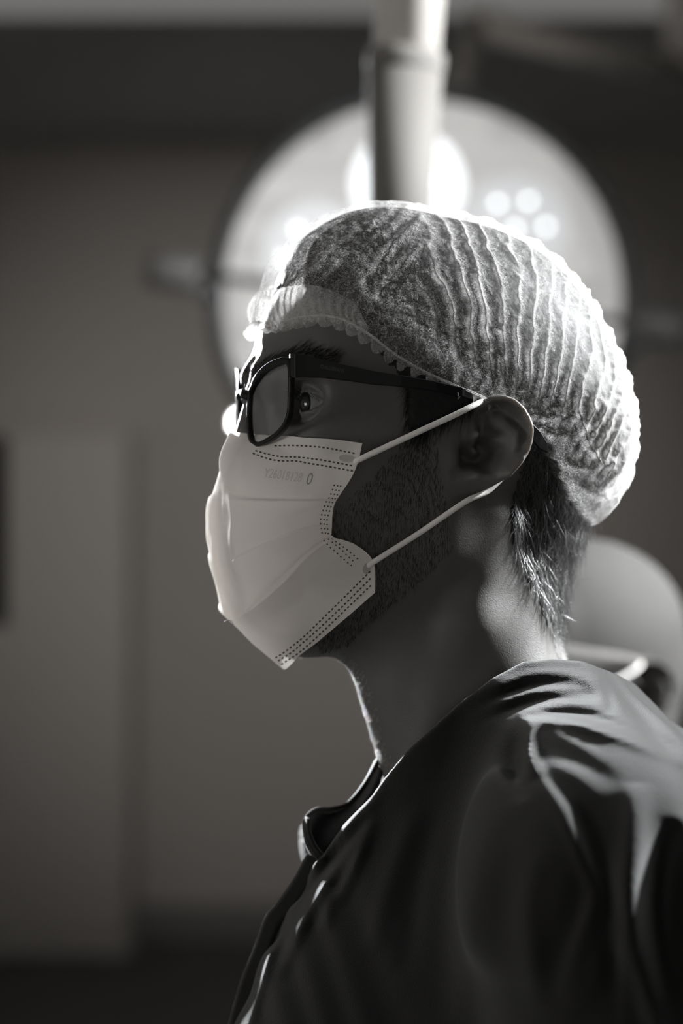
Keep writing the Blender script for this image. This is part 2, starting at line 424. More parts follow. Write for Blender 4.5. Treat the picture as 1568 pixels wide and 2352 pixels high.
def panel_light(x, y, sx, sy, power, label, vis):
    root = empty('ceiling_panel_light', (x, y, 2.66)); tag(root, label, 'ceiling light')
    box('panel_frame', (-sx/2-0.03, -sy/2-0.03, -0.02), (sx/2+0.03, sy/2+0.03, 0.0), M_METAL, root)
    box('panel_diffuser', (-sx/2, -sy/2, -0.024), (sx/2, sy/2, -0.018), emit('panel_diffuser', (1, 0.97, 0.94), vis), root)
    if power:
        ld = bpy.data.lights.new('panel_lamp', 'AREA'); ld.shape = 'RECTANGLE'; ld.size = sx; ld.size_y = sy; ld.energy = power; ld.color = (1, 0.97, 0.94)
        lo = bpy.data.objects.new('panel_lamp', ld); COL.objects.link(lo); lo.parent = root; lo.location = (0, 0, -0.03)
def fill_panel():  # invented fill light, out of view, brightening mask and face from the left
    root = empty('added_fill_panel', (-3.978, 0.5, 1.25)); tag(root, 'added white fill light panel on the left wall, out of view', 'fill light')
    box('case', (0.0, -0.65, -0.45), (0.06, 0.65, 0.45), M_METAL, root, 0.006)
    box('screen', (0.058, -0.60, -0.40), (0.064, 0.60, 0.40), emit('fill_screen', (1, 0.98, 0.95), 1.0), root)
    ld = bpy.data.lights.new('fill_lamp', 'AREA'); ld.shape = 'RECTANGLE'; ld.size = 0.8; ld.size_y = 1.2; ld.energy = FILL_W; ld.color = (1, 0.98, 0.95); ld.spread = math.radians(110)
    lo = bpy.data.objects.new('fill_lamp', ld); COL.objects.link(lo); lo.parent = root; lo.location = (0.07, 0, 0); lo.rotation_euler = (0, -math.pi/2, 0)
fill_panel()
panel_light(-0.35, 5.3, 2.2, 0.5, 0, 'dim ceiling panel light at the top of the picture', 0.16)

# pale cupboard and dark monitor at the left, far behind
def cupboard():
    x1 = W(296, 0, 6.9)[0]; y0 = DF+6.9
    root = empty('tall_cupboard', (x1-0.55, YB, 0)); tag(root, 'tall pale cupboard against the far wall at the left', 'cupboard')
    box('carcass', (-0.55, y0-YB+0.02, 0.0), (0.55, -0.005, 1.76), M_PALE, root, 0.004)
    for sx in (-1, 1):
        d = box('door', (min(0.01*sx, 0.54*sx), y0-YB, 0.08), (max(0.01*sx, 0.54*sx), y0-YB+0.02, 1.74), M_PALE, root, 0.003)
        box('handle', (0.05*sx-0.008, y0-YB-0.03, 1.0), (0.05*sx+0.008, y0-YB, 1.18), M_METAL, d, 0.003)
cupboard()
def monitor():
    d = 2.9; a = W(16, 1000, d); b = W(16, 1440, d)
    x1 = a[0]; y = DF+d
    root = empty('equipment_monitor', (x1-0.28, y+0.1, 0)); tag(root, 'dark monitor at the left edge of the picture', 'monitor')
    box('screen_housing', (-0.28, -0.12, b[2]), (0.28, -0.07, a[2]), M_DARK, root, 0.008)
    box('screen', (-0.26, -0.125, b[2]+0.02), (0.26, -0.12, a[2]-0.02), M_IRIS, root)
    v, f = tube_data([(0, -0.06, b[2]+0.08), (0, 0.0, b[2]-0.02), (0, 0.0, 0.08)], 0.02, 14); mesh_obj('stand_post', v, f, M_METAL, root)
    v, f = lathe_data([(0.0, 0.0), (0.24, 0.0), (0.24, 0.03), (0.06, 0.08), (0, 0.08)], 32); mesh_obj('stand_base', v, f, M_DARK, root)
monitor()

# ================================================================ SIGNED-DISTANCE MODELLING
def sm(a, b, k):
    h = np.clip(0.5+0.5*(b-a)/k, 0, 1); return b*(1-h)+a*h-k*h*(1-h)
def sx_(a, b, k): return -sm(-a, -b, k)
def nrm_(q): return np.sqrt(np.einsum('ij,ij->i', q, q))
def ell(p, c, r):
    q = (p-np.asarray(c, np.float32))/np.asarray(r, np.float32); k0 = nrm_(q); k1 = nrm_(q/np.asarray(r, np.float32))
    return k0*(k0-1)/np.maximum(k1, 1e-9)
def rc(p, a, b, r1, r2):
    a = np.asarray(a, np.float32); ab = np.asarray(b, np.float32)-a; q = p-a; t = np.clip((q@ab)/(ab@ab), 0, 1)
    q = q-t[:, None]*ab; return nrm_(q)-(r1+(r2-r1)*t)
def sph(p, c, r): return nrm_(p-np.asarray(c, np.float32))-r
def pl_dist(P, poly):
    """distance of 2D points to an open polyline"""
    x = np.ascontiguousarray(P[:, 0], np.float32); y = np.ascontiguousarray(P[:, 1], np.float32)
    d = np.full(len(P), 1e12, np.float32); poly = np.asarray(poly, np.float32)
    for a, b in zip(poly[:-1], poly[1:]):
        ab = b-a; l2 = ab@ab
        if l2 < 1e-16: continue
        px = x-a[0]; py = y-a[1]; t = np.clip((px*ab[0]+py*ab[1])/l2, 0, 1)
        px -= t*ab[0]; py -= t*ab[1]; d = np.minimum(d, px*px+py*py)
    return np.sqrt(d)
def pl_dist_s(P, poly):
    """distance to an open polyline and the arc position (0..1) of the nearest point"""
    x = P[:, 0]; y = P[:, 1]; d = np.full(len(P), 1e12); s_ = np.zeros(len(P)); poly = np.asarray(poly, float)
    L = np.linalg.norm(np.diff(poly, axis=0), axis=1); c = np.concatenate([[0], np.cumsum(L)])
    for i, (a, b) in enumerate(zip(poly[:-1], poly[1:])):
        ab = b-a; l2 = ab@ab
        if l2 < 1e-16: continue
        px = x-a[0]; py = y-a[1]; t = np.clip((px*ab[0]+py*ab[1])/l2, 0, 1)
        q = (px-t*ab[0])**2+(py-t*ab[1])**2; m = q < d; d[m] = q[m]; s_[m] = (c[i]+t[m]*L[i])/c[-1]
    return np.sqrt(d), s_
def poly_sd(P, poly):
    poly = np.asarray(poly, float); n = len(poly); d = pl_dist(P, np.vstack([poly, poly[:1]])); ins = np.zeros(len(P), bool)
    for i in range(n):
        a, b = poly[i], poly[(i+1) % n]
        c = (a[1] > P[:, 1]) != (b[1] > P[:, 1])
        ins ^= c & (P[:, 0] < (b[0]-a[0])*(P[:, 1]-a[1])/(b[1]-a[1]+1e-18)+a[0])
    return np.where(ins, -d, d)
def surface_nets(fn, lo, hi, h, B=5, thr=1.35):
    """mesh the zero set of fn (points in head coordinates) inside a box; only blocks near it are sampled finely"""
    lo = np.asarray(lo, float); n = np.ceil((np.asarray(hi)-lo)/h/B).astype(int)*B+1
    nb = (n-1)//B
    g = np.stack(np.meshgrid(*[np.arange(k) for k in nb], indexing='ij'), -1).reshape(-1, 3)
    dc = fn((lo+(g+0.5)*B*h).astype(np.float32)); act = np.abs(dc) < B*h*thr
    D = np.empty(tuple(n), np.float32)
    big = np.where(dc < 0, -1, 1).reshape(tuple(nb)).astype(np.float32)
    D[:-1, :-1, :-1] = np.repeat(np.repeat(np.repeat(big, B, 0), B, 1), B, 2)
    D[-1] = D[-2]; D[:, -1] = D[:, -2]; D[:, :, -1] = D[:, :, -2]
    off = np.stack(np.meshgrid(*[np.arange(B+1)]*3, indexing='ij'), -1).reshape(-1, 3)
    ga = g[act]*B
    for s in range(0, len(ga), 1000):
        idx = (ga[s:s+1000, None, :]+off[None]).reshape(-1, 3)
        D[idx[:, 0], idx[:, 1], idx[:, 2]] = fn((lo+idx*h).astype(np.float32))
    S = D < 0
    c = [slice(None, -1), slice(1, None)]
    cnt = sum(S[c[i], c[j], c[k]].astype(np.int8) for i in (0, 1) for j in (0, 1) for k in (0, 1))
    cell = np.argwhere((cnt > 0) & (cnt < 8))
    vid = np.full(tuple(n-1), -1, np.int64); vid[tuple(cell.T)] = np.arange(len(cell))
    acc = np.zeros((len(cell), 3)); num = np.zeros(len(cell))
    cor = [(i, j, k) for i in (0, 1) for j in (0, 1) for k in (0, 1)]
    val = {o: D[cell[:, 0]+o[0], cell[:, 1]+o[1], cell[:, 2]+o[2]] for o in cor}
    for o in cor:
        for ax in range(3):
            if o[ax]: continue
            e = list(o); e[ax] = 1; e = tuple(e)
            a, b = val[o], val[e]; m = (a < 0) != (b < 0)
            t = np.where(m, a/np.where(m, a-b, 1), 0)
            p = np.zeros((len(cell), 3)); p[:] = o; p[:, ax] = t
            acc[m] += p[m]; num[m] += 1
    V = lo+(cell+acc/num[:, None])*h
    quads = []
    for ax in range(3):
        s0 = [slice(None)]*3; s1 = [slice(None)]*3; s0[ax] = slice(None, -1); s1[ax] = slice(1, None)
        a, b = S[tuple(s0)], S[tuple(s1)]
        e = np.argwhere(a != b); u, v = (ax+1) % 3, (ax+2) % 3
        ok = (e[:, u] > 0) & (e[:, v] > 0) & (e[:, u] < n[u]-1) & (e[:, v] < n[v]-1); e = e[ok]
        flip = ~a[tuple(e.T)]
        q = []
        for du, dv in ((1, 1), (0, 1), (0, 0), (1, 0)):
            c_ = e.copy(); c_[:, u] -= du; c_[:, v] -= dv; q.append(vid[tuple(c_.T)])
        q = np.stack(q, 1); q[flip] = q[flip][:, ::-1]
        quads.append(q)
    Q = np.vstack(quads); Q = Q[(Q >= 0).all(1)]
    return V, Q
def head_only(q): return head_core(sym(q))
def sym(p): q = p.copy(); q[:, 1] = np.abs(q[:, 1]); return q

# ---------------------------------------------------------------- head
EYE_C = HC(692, 926, 0.033) - np.array((0.0120, 0, 0)); EYE_C[1] = 0.033
EAR_L = 0.082
def EP(u, v): h = HC(u, v, EAR_L); return (h[0], h[2])
EAR_OUT = [EP(*q) for q in [(1096, 926), (1112, 915), (1133, 907), (1157, 905), (1177, 914), (1195, 933), (1207, 957), (1214, 983), (1211, 1015), (1202, 1042),
           (1186, 1068), (1163, 1098), (1133, 1120), (1104, 1136), (1082, 1144), (1062, 1140), (1046, 1120), (1040, 1060), (1050, 990), (1070, 945)]]
EAR_HELIX = [EP(*q) for q in [(1098, 1000), (1097, 970), (1106, 938), (1126, 918), (1155, 913), (1176, 922), (1192, 942), (1203, 970), (1205, 1000), (1198, 1032), (1182, 1062), (1160, 1090)]]
EAR_ANTI = [EP(*q) for q in [(1180, 995), (1178, 1020), (1166, 1048), (1148, 1070), (1122, 1082), (1102, 1086)]]
EAR_ANTI2 = [EP(*q) for q in [(1160, 960), (1168, 990), (1176, 1015)]]
EAR_CRUS = [EP(*q) for q in [(1103, 994), (1128, 1000), (1152, 1016)]]
EAR_CRUSH = [EP(*q) for q in [(1098, 1000), (1102, 1030), (1122, 1056)]]
EAR_CYMBA = [EP(*q) for q in [(1122, 1022), (1136, 1040), (1128, 1050)]]
EAR_CAVUM = [EP(*q) for q in [(1088, 1044), (1092, 1056), (1118, 1066)]]
EAR_NOTCH = [EP(*q) for q in [(1084, 1060), (1068, 1076), (1057, 1088)]]
EAR_FOSSA = [EP(*q) for q in [(1112, 962), (1118, 980)]]
EAR_SCAPHA = [EP(*q) for q in [(1150, 940), (1182, 965), (1192, 1000), (1186, 1030)]]
EF0, EF1 = np.array(EP(1098, 925)), np.array(EP(1052, 1130))
def gs(d, w): return np.exp(-(d/w)**2)
def ear_relief(P):
    hf = 0.0062*gs(pl_dist(P, EAR_HELIX), 0.0030) + 0.0056*gs(pl_dist(P, EAR_ANTI), 0.0036) + 0.0020*gs(pl_dist(P, EAR_ANTI2), 0.0035)
    hf += 0.0028*gs(pl_dist(P, EAR_CRUS), 0.0020) + 0.0050*gs(pl_dist(P, EAR_CRUSH), 0.0028)
    hf -= 0.0150*gs(pl_dist(P, EAR_CYMBA), 0.0056) + 0.0140*gs(pl_dist(P, EAR_CAVUM), 0.0048) + 0.0100*gs(pl_dist(P, EAR_NOTCH), 0.0024)
    hf -= 0.0075*gs(pl_dist(P, EAR_FOSSA), 0.0055) + 0.0040*gs(pl_dist(P, EAR_SCAPHA), 0.0034)
    hf += 0.0030*gs(pl_dist(P, [EP(1064, 1052), EP(1068, 1062)]), 0.0034)
    return hf
def ear_sdf(p):
    P = p[:, [0, 2]]; l = p[:, 1]
    o = poly_sd(P, EAR_OUT)
    ax = (EF1-EF0)/np.linalg.norm(EF1-EF0); nrm = np.array((ax[1], -ax[0]))
    if nrm[0] > 0: nrm = -nrm
    back = (P-EF0)@nrm                                  # distance behind the front line of the ear
    base = 0.0715 + 0.58*np.clip(back, 0, 0.03) - 0.010*np.clip((-(P[:, 1]-EF0[1])-0.040)/0.016, 0, 1)
    hf = ear_relief(P)+base; e_ = 0.0003
    gx = (ear_relief(P+np.array((e_, 0)))-ear_relief(P-np.array((e_, 0))))/(2*e_); gy = (ear_relief(P+np.array((0, e_)))-ear_relief(P-np.array((0, e_))))/(2*e_)
    nf = 1/np.sqrt(1.27+gx*gx+gy*gy)
    hb = base - 0.0042 - 0.004*np.clip(-o/0.006, 0, 1)
    hb = np.minimum(hb, hf-0.0100)
    d = sx_(o, (l-hf)*nf, 0.0026)
    return sx_(d, (hb-l)*0.8, 0.0022)
EAR_LO = np.array((min(q[0] for q in EAR_OUT)-.012, 0.055, min(q[1] for q in EAR_OUT)-.012))
EAR_HI = np.array((max(q[0] for q in EAR_OUT)+.012, 0.115, max(q[1] for q in EAR_OUT)+.012))

NECK_A, NECK_B = HC(965, 1290), HC(1150, 1830)
def head_core(q):
    d = ell(q, (0, 0, 0), (0.096, 0.0755, 0.0815))
    d = sm(d, ell(q, HC(750, 815), (0.032, 0.055, 0.040)), 0.018)
    d = sm(d, ell(q, HC(815, 1110), (0.048, 0.048, 0.088)), 0.025)
    d = sm(d, ell(q, HC(865, 1100, 0.03), (0.054, 0.030, 0.068)), 0.022)
    d = sm(d, rc(q, HC(755, 985, 0.046), HC(1010, 985, 0.059), 0.010, 0.010), 0.018)      # cheekbone
    d = sm(d, rc(q, HC(1010, 1255, 0.047), HC(730, 1410, 0.014), 0.014, 0.017), 0.018)    # jaw
    d = sm(d, rc(q, HC(1035, 1090, 0.054), HC(1010, 1255, 0.048), 0.015, 0.014), 0.018)
    d = sm(d, sph(q, HC(690, 1415), 0.020), 0.02)
    d = sm(d, rc(q, HC(611, 866, 0.012), HC(692, 850, 0.040), 0.008, 0.009), 0.012)        # brow ridge
    d = sm(d, rc(q, HC(596, 905), HC(566, 1055), 0.007, 0.010), 0.009)                     # nose
    d = sm(d, sph(q, HC(572, 1078), 0.012), 0.01)
    d = sm(d, sph(q, HC(600, 1090, 0.013), 0.010), 0.008)
    d = sm(d, ell(q, HC(620, 1260), (0.022, 0.024, 0.020)), 0.015)                         # mouth mass
    return d
def body_sdf(p):
    q = sym(p)
    d = head_core(q)
    # eye socket, lids
    e = EYE_C
    d = sx_(d, -ell(q, e+np.array((0.013, 0.003, 0.000)), (0.013, 0.019, 0.0115)), 0.010)
    d = sm(d, sph(q, e, 0.0136), 0.004)
    dx, dz, dh = q[:, 1]-e[1], q[:, 0]-e[0], q[:, 2]-e[2]
    X = np.arctan2(dx, np.maximum(dz, 1e-6))*0.0130; R2 = 0.026
    alm = np.maximum(np.sqrt((X-0.003)**2+(dh+R2-0.0052)**2)-R2, np.sqrt((X-0.003)**2+(dh-R2+0.0042)**2)-R2)
    alm = np.where(dz > -0.002, alm, 0.02)
    rr = sph(q, e, 0.0124)
    d = np.where((np.abs(X) < 0.03) & (sph(q, e, 0.022) < 0), sx_(d, -np.maximum(alm, -0.02), 0.0012), d)
    # neck, nape, muscles
    d = sm(d, rc(q, NECK_A, NECK_B, 0.054, 0.060), 0.022)
    d = sm(d, rc(q, HC(1160, 1020), HC(1100, 1320), 0.054, 0.046), 0.02)
    d = sm(d, rc(q, HC(1120, 1190, 0.050), HC(1075, 1430, 0.050), 0.011, 0.011), 0.014)
    d = sm(d, rc(q, HC(1075, 1430, 0.050), HC(985, 1790, 0.028), 0.011, 0.007), 0.016)
    d = sm(d, rc(q, HC(1120, 1330, 0.030), HC(1150, 1600, 0.036), 0.018, 0.026), 0.018)
    # upper trunk under the shirt
    d = sm(d, ell(q, HC(1160, 2000), (0.070, 0.085, 0.05)), 0.03)
    # ears (sampled only near them)
    m = ((q > EAR_LO) & (q < EAR_HI)).all(1)
    if m.any():
        dm = sx_(d[m], -ell(q[m], HC(1112, 1044, 0.080), (0.0125, 0.0230, 0.0130)), 0.004)
        de = ear_sdf(q[m]); d[m] = sm(dm, de, 0.003)
        d[m] = sx_(d[m], -rc(q[m], HC(1078, 1064, 0.0765), HC(1058, 1088, 0.0765), 0.0022, 0.0020), 0.002)
    return d


from mathutils.bvhtree import BVHTree
zlo = HC(1130, 1990)[2]
BVH_, BQ = surface_nets(body_sdf, (-0.17, -0.125, zlo), (0.155, 0.125, 0.10), 0.0013)
BV = HW(BVH_)
ROOT = HW(HC(1150, 2200))*np.array((1, 1, 0))
tick('bodymesh')
person = empty('person', tuple(ROOT))
tag(person, 'man in profile with cap, glasses and face mask, wearing a dark shirt', 'person')
def own(o, p=None):
    o.parent = p or person
    o.matrix_parent_inverse = Matrix.Translation(-Vector(ROOT)) if o.parent == person else Matrix()
    return o
body = own(fast_mesh('body', BV, BQ, M_SKIN))
bvh = BVHTree.FromPolygons(BV.tolist(), BQ.tolist())
BN = np.empty(len(BV)*3, np.float32); body.data.vertices.foreach_get('normal', BN); BN = BN.reshape(-1, 3).astype(float)
BU, BVv = PX(sym(BVH_))                        # pixel of every body vertex, far half mirrored to the near one

def cam_hit(tree, u, v):
    d = Vector(((u-784)/F, 1.0, (1176-v)/F)).normalized()
    return tree.ray_cast(Vector(CAMP), d)

# ---------------------------------------------------------------- eyes
for sgn in (1, -1):
    c = EYE_C.copy(); c[1] *= sgn
    prof = []
    v, f = lathe_data([(0.0125*math.sin(a), 0.0125*math.cos(a)) for a in np.linspace(0.0, math.pi, 24)][::-1], 28)
    v = np.array(v)[:, [2, 0, 1]]              # lathe axis -> forward
    e = own(mesh_obj('eye', HW(v+c), f, M_EYE)); tagp = e
    r_i = 0.0060; th = math.asin(r_i/0.0125)
    prof = [(0.0128*math.sin(a), 0.0128*math.cos(a)+0.0006*math.cos(a/th*math.pi/2)) for a in np.linspace(0.0, th, 8)][::-1]
    v, f = lathe_data(prof, 28); v = np.array(v)[:, [2, 0, 1]]
    gz = math.radians(14 if sgn > 0 else -4); v[:, :2] = v[:, :2] @ np.array(((math.cos(gz), math.sin(gz)), (-math.sin(gz), math.cos(gz))))
    ir = mesh_obj('iris', HW(v+c), f, M_IRIS); ir.parent = e; e['label'] = 'dark brown eye'

CQ = HC(1040, 860)
def hull(p):
    q = sym(p)
    d = ell(q, (0, 0, 0), (0.1015, 0.082, 0.0872))
    d = sm(d, ell(q, HC(866, 688), (0.056, 0.056, 0.053)), 0.013)
    d = sm(d, ell(q, HC(705, 690), (0.016, 0.036, 0.020)), 0.03)
    d = sm(d, ell(q, HC(1262, 1004), (0.045, 0.068, 0.058)), 0.025)
    return d
def trace(fn, dirs, off=0.0):
    t = np.full(len(dirs), 0.24)
    for _ in range(26): t -= np.clip((fn(CQ+dirs*t[:, None])-off)*0.93, -0.01, 0.06)
    return t
EDGE = [(604, 744, 0), (612, 741, .018), (645, 732, .038), (700, 716, .055), (760, 722, .064), (830, 757, .070), (905, 812, .074), (975, 852, .076), (1045, 884, .077), (1110, 912, .077),
        (1165, 948, .076), (1215, 984, .073), (1256, 1046, .069), (1280, 1092, .066), (1298, 1146, .060), (1310, 1188, .050), (1322, 1214, .030), (1326, 1222, 0)]
# ---------------------------------------------------------------- hair
HAIRLINE = [(610, 640), (720, 685), (800, 742), (870, 815), (925, 872), (932, 905), (930, 975), (962, 1012), (998, 985), (1040, 965), (1085, 940), (1130, 900), (1180, 925), (1215, 990),
            (1200, 1060), (1185, 1110), (1168, 1180), (1178, 1250), (1205, 1320), (1235, 1380), (1258, 1440), (1420, 1430), (1560, 1000), (1500, 380), (600, 380)]
def strand_mesh(name, roots, dirs, normals, length, rad, mat, lift=0.25, jitter=0.25, seg=5, curl=0.0, droop=0.0):
    n = len(roots)
    L = length*(0.6+0.8*np.random.rand(n))[:, None]
    D = dirs + np.random.randn(n, 3)*jitter; D -= (D*normals).sum(1)[:, None]*normals*0.8
    D /= np.linalg.norm(D, axis=1)[:, None]+1e-9
    side = np.cross(D, normals); side /= np.linalg.norm(side, axis=1)[:, None]+1e-9
    lf = lift*(0.4+1.2*np.random.rand(n))[:, None]; cv = curl*np.random.randn(n)[:, None]
    pts = []
    for k in range(seg):
        t = k/(seg-1)
        pts.append(roots + D*L*t + normals*L*lf*(t-0.45*t*t)*1.2 + side*L*cv*t*t + np.array((0, 0, -1))*L*droop*t*t)
    vs, fs = [], []
    for k in range(seg):
        t = k/(seg-1); r = rad*(1-0.85*t**1.5)
        a = side; b = np.cross(D, side)
        for q in range(3):
            an = 2*math.pi*q/3; vs.append(pts[k]+r*(math.cos(an)*a+math.sin(an)*b))
    Vv = np.stack(vs, 1).reshape(-1, 3)         # strand-major: seg*3 each
    base = np.arange(n)[:, None]*seg*3
    F_ = []
    for k in range(seg-1):
        for q in range(3):
            r = (q+1) % 3; F_.append(np.concatenate([base+k*3+q, base+k*3+r, base+(k+1)*3+r, base+(k+1)*3+q], 1))
    o = fast_mesh(name, Vv, np.vstack(F_), mat); o['kind'] = 'stuff'
    return own(o)
hsd = poly_sd(np.stack([BU, BVv], 1), HAIRLINE)
hsd = hsd + 2*np.sin(BU*0.19) + 2*np.sin(BVv*0.23+1)
hide_ear = (BVH_[:, 0] < EAR_HI[0]-.012) & (BVH_[:, 0] > EAR_LO[0]+.012) & (np.abs(BVH_[:, 1]) > 0.0755) & (BVH_[:, 2] < EAR_HI[2]-0.006) & (BVH_[:, 2] > EAR_LO[2])
inh = (hsd < 0) & ~hide_ear
fm = inh[BQ].all(1)
fq = BQ[fm]; used = np.unique(fq); remap = np.full(len(BV), -1); remap[used] = np.arange(len(used))
offs = np.clip(-hsd[used]/4300*0.35, 0, 0.0019)+0.00025
hv = BV[used]+BN[used]*offs[:, None]
# under the cap the hair stands up and fills it
cpoly = [(u, v) for u, v, l in EDGE]+[(1600, 1216), (1600, 300), (500, 300), (560, 744)]
pe = np.stack([BU[used], BVv[used]], 1); wg = np.where(poly_sd(pe, cpoly) < 0, 1.0, 0.0)*np.clip((pl_dist(pe, [(u, v) for u, v, l in EDGE])-30)/110, 0, 1)
wg = wg*wg*(3-2*wg)
dh = BVH_[used]-CQ; rb = np.linalg.norm(dh, axis=1); dh = dh/rb[:, None]; rh = trace(hull, dh)-0.0056
hv = hv+((np.maximum(rh-rb, 0)*wg)[:, None]*dh)@HB
hair = own(fast_mesh('hair', hv, remap[fq], M_HAIRSHELL))
# strands on the nape and sideburn
def pick(mask, n):
    idx = np.flatnonzero(mask); return idx[np.random.randint(0, len(idx), n)]
nape = inh & (BVv > 985) & (BU > 1150)
ix = pick(nape & (hsd < 3), 12000)
dirs = np.tile(np.array((-0.10, -0.05, -1.0)), (len(ix), 1)); dirs[:, 0] += (BU[ix]-1230)/900
strand_mesh('nape_hair', BV[ix]+BN[ix]*0.0015, dirs, BN[ix], 0.0125, 0.00009, M_HAIR, lift=0.34, jitter=0.34, seg=5, curl=0.2)
side = inh & (BVv > 860) & (BU < 1110) & (BU > 900)
ix = pick(side, 2500)
strand_mesh('sideburn_hair', BV[ix], np.tile(np.array((-0.25, 0, -1.0)), (len(ix), 1)), BN[ix], 0.010, 0.00009, M_HAIRSHELL, lift=0.12, jitter=0.2)
beard_poly = [(760, 1180), (860, 1090), (930, 1010), (1000, 980), (1010, 1080), (1030, 1180), (1040, 1260), (960, 1340), (860, 1420), (800, 1480), (740, 1500), (700, 1440)]
bs = (poly_sd(np.stack([BU, BVv], 1), beard_poly) < 0)
ix = pick(bs, 9000)
strand_mesh('stubble', BV[ix], np.tile(np.array((-0.1, 0, -1.0)), (len(ix), 1)), BN[ix], 0.0028, 0.00009, M_HAIRSHELL, lift=0.3, jitter=0.25, seg=3)
fuzz = (BVv > 1425) & (BVv < 1560) & (np.abs(BVH_[:, 1]) < 0.036) & (BVH_[:, 0] < 0)
ix = pick(fuzz, 2200)
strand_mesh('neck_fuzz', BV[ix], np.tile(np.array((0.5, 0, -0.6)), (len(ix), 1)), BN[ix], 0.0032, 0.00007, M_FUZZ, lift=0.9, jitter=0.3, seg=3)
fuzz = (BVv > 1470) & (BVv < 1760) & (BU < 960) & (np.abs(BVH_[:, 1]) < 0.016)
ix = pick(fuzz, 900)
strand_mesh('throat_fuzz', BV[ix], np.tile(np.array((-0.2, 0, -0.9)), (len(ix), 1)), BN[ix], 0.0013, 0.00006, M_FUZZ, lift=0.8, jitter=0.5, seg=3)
brow = (pl_dist(np.stack([BU, BVv], 1), [(556, 905), (575, 868), (620, 838), (690, 812), (760, 825)]) < 17) & (BVH_[:, 0] > 0.03)
ix = pick(brow, 1500)
strand_mesh('eyebrow', BV[ix], HS[None]*np.sign(BVH_[ix, 1])[:, None]*0.5 - HF[None]*0.6 + np.array((0, 0, 0.35)), BN[ix], 0.0065, 0.00010, M_HAIRSHELL, lift=0.15, jitter=0.25, seg=4)
# lashes
la = np.linspace(-0.9, 1.15, 26)
for sgn in (1, -1):
    rr = np.array([EYE_C+np.array((0.0140*math.cos(a), 0.0140*math.sin(a), 0.0046*(1-(a-0.1)**2*0.8))) for a in la]); rr[:, 1] *= sgn
    nn = np.array([(math.cos(a), sgn*math.sin(a), 0.3) for a in la]); nn /= np.linalg.norm(nn, axis=1)[:, None]
    strand_mesh('eyelashes', HW(rr), nn@HB+np.array((0, 0, 0.2)), np.tile((0, 0, 1.0), (len(la), 1)), 0.007, 0.00012, M_HAIRSHELL, lift=0.5, jitter=0.08, seg=4)

tick('hair')
# ================================================================ SHIRT
SHIRT_POLY = np.array([(4000, 1600), (1480, 1580), (1400, 1542), (1335, 1518), (1265, 1513), (1200, 1520), (1130, 1558), (1050, 1618), (940, 1718), (880, 1790), (850, 1832), (790, 1893), (738, 1966), (690, 1990), (300, 2050),
              (300, 9000), (4000, 9000)], float)
def folds(u, v):
    P = np.stack([u, v], 1); o = np.zeros(len(P))
    for amp, wd, pts in FOLDS:
        x0, y0 = np.min(pts, 0)-4*wd; x1, y1 = np.max(pts, 0)+4*wd
        m = (u > x0) & (u < x1) & (v > y0) & (v < y1)
        if m.any():
            dd, ss = pl_dist_s(P[m], pts); o[m] += amp*gs(dd, wd)*np.sin(math.pi*np.clip(ss, 0, 1))**0.7
    return o
FOLDS = [(a*0.001, w_, spline(np.array(p, float), 4)) for a, w_, p in [
    (4.0, 15, [(884, 1812), (800, 1900), (730, 1975), (655, 2060)]),
    (4.0, 16, [(872, 1852), (800, 1950), (740, 2040), (690, 2130), (640, 2250)]),
    (4.0, 15, [(862, 1880), (815, 1985), (775, 2080)]),
    (2.5, 16, [(764, 2040), (745, 2140)]),
    (3.0, 14, [(660, 2090), (620, 2190), (590, 2290), (570, 2380)]),
    (-2.5, 16, [(845, 1870), (770, 1975), (700, 2060)]),
    (2.2, 13, [(1090, 1600), (1200, 1555), (1300, 1548), (1380, 1575)]),
    (-1.6, 14, [(1080, 1630), (1210, 1578), (1310, 1570)]),
    (2.0, 12, [(1120, 1622), (1230, 1590), (1340, 1590)]),
    (-1.7, 14, [(1090, 1660), (1220, 1612), (1320, 1598), (1385, 1604)]),
    (1.4, 14, [(1180, 1640), (1300, 1618), (1400, 1622)]),
    (-1.4, 14, [(1130, 1662), (1250, 1636), (1360, 1648), (1460, 1682), (1580, 1726)]),
    (2.0, 14, [(1190, 1664), (1300, 1660), (1440, 1700), (1580, 1760)]),
    (-1.4, 11, [(1386, 1560), (1398, 1600), (1404, 1640)]),
    (4.5, 18, [(1222, 1650), (1212, 1710), (1226, 1790)]),
    (-4.5, 26, [(1190, 1690), (1180, 1760), (1200, 1840)]),
    (-1.5, 20, [(1235, 1708), (1330, 1745), (1430, 1810)]),
    (2.0, 24, [(1240, 1740), (1330, 1790), (1380, 1850)]),
    (-0.9, 16, [(1270, 1655), (1350, 1700), (1400, 1740)]),
    (5.0, 22, [(1228, 1790), (1290, 1870), (1345, 1985), (1368, 2060), (1335, 2160), (1290, 2300)]),
    (-5.0, 34, [(1310, 1860), (1340, 1890), (1400, 2050), (1430, 2220), (1450, 2400)]),
    (11.0, 32, [(1465, 1800), (1452, 1930), (1440, 2060), (1462, 2210), (1520, 2380)]),
    (-9.0, 30, [(1545, 1880), (1515, 1990), (1510, 2120), (1540, 2300)]),
    (5.0, 22, [(1568, 1860), (1600, 2000), (1620, 2300)]),
    (1.5, 34, [(1140, 1830), (1085, 2000), (1060, 2260), (1050, 2420)]),
    (-1.5, 34, [(1200, 1860), (1160, 2030), (1150, 2280)]),
    (3.0, 30, [(1250, 1930), (1215, 2100), (1240, 2330)]),
    (2.5, 28, [(960, 1850), (900, 2000), (850, 2200)]),
    (-2.0, 26, [(1010, 1840), (960, 2010), (930, 2250)]),
    (4.0, 20, [(1405, 2090), (1430, 2200), (1440, 2400)]),
]]
HIPZ = 0.86
HIP = HW(HC(1250, 2352)); HIP[2] = HIPZ
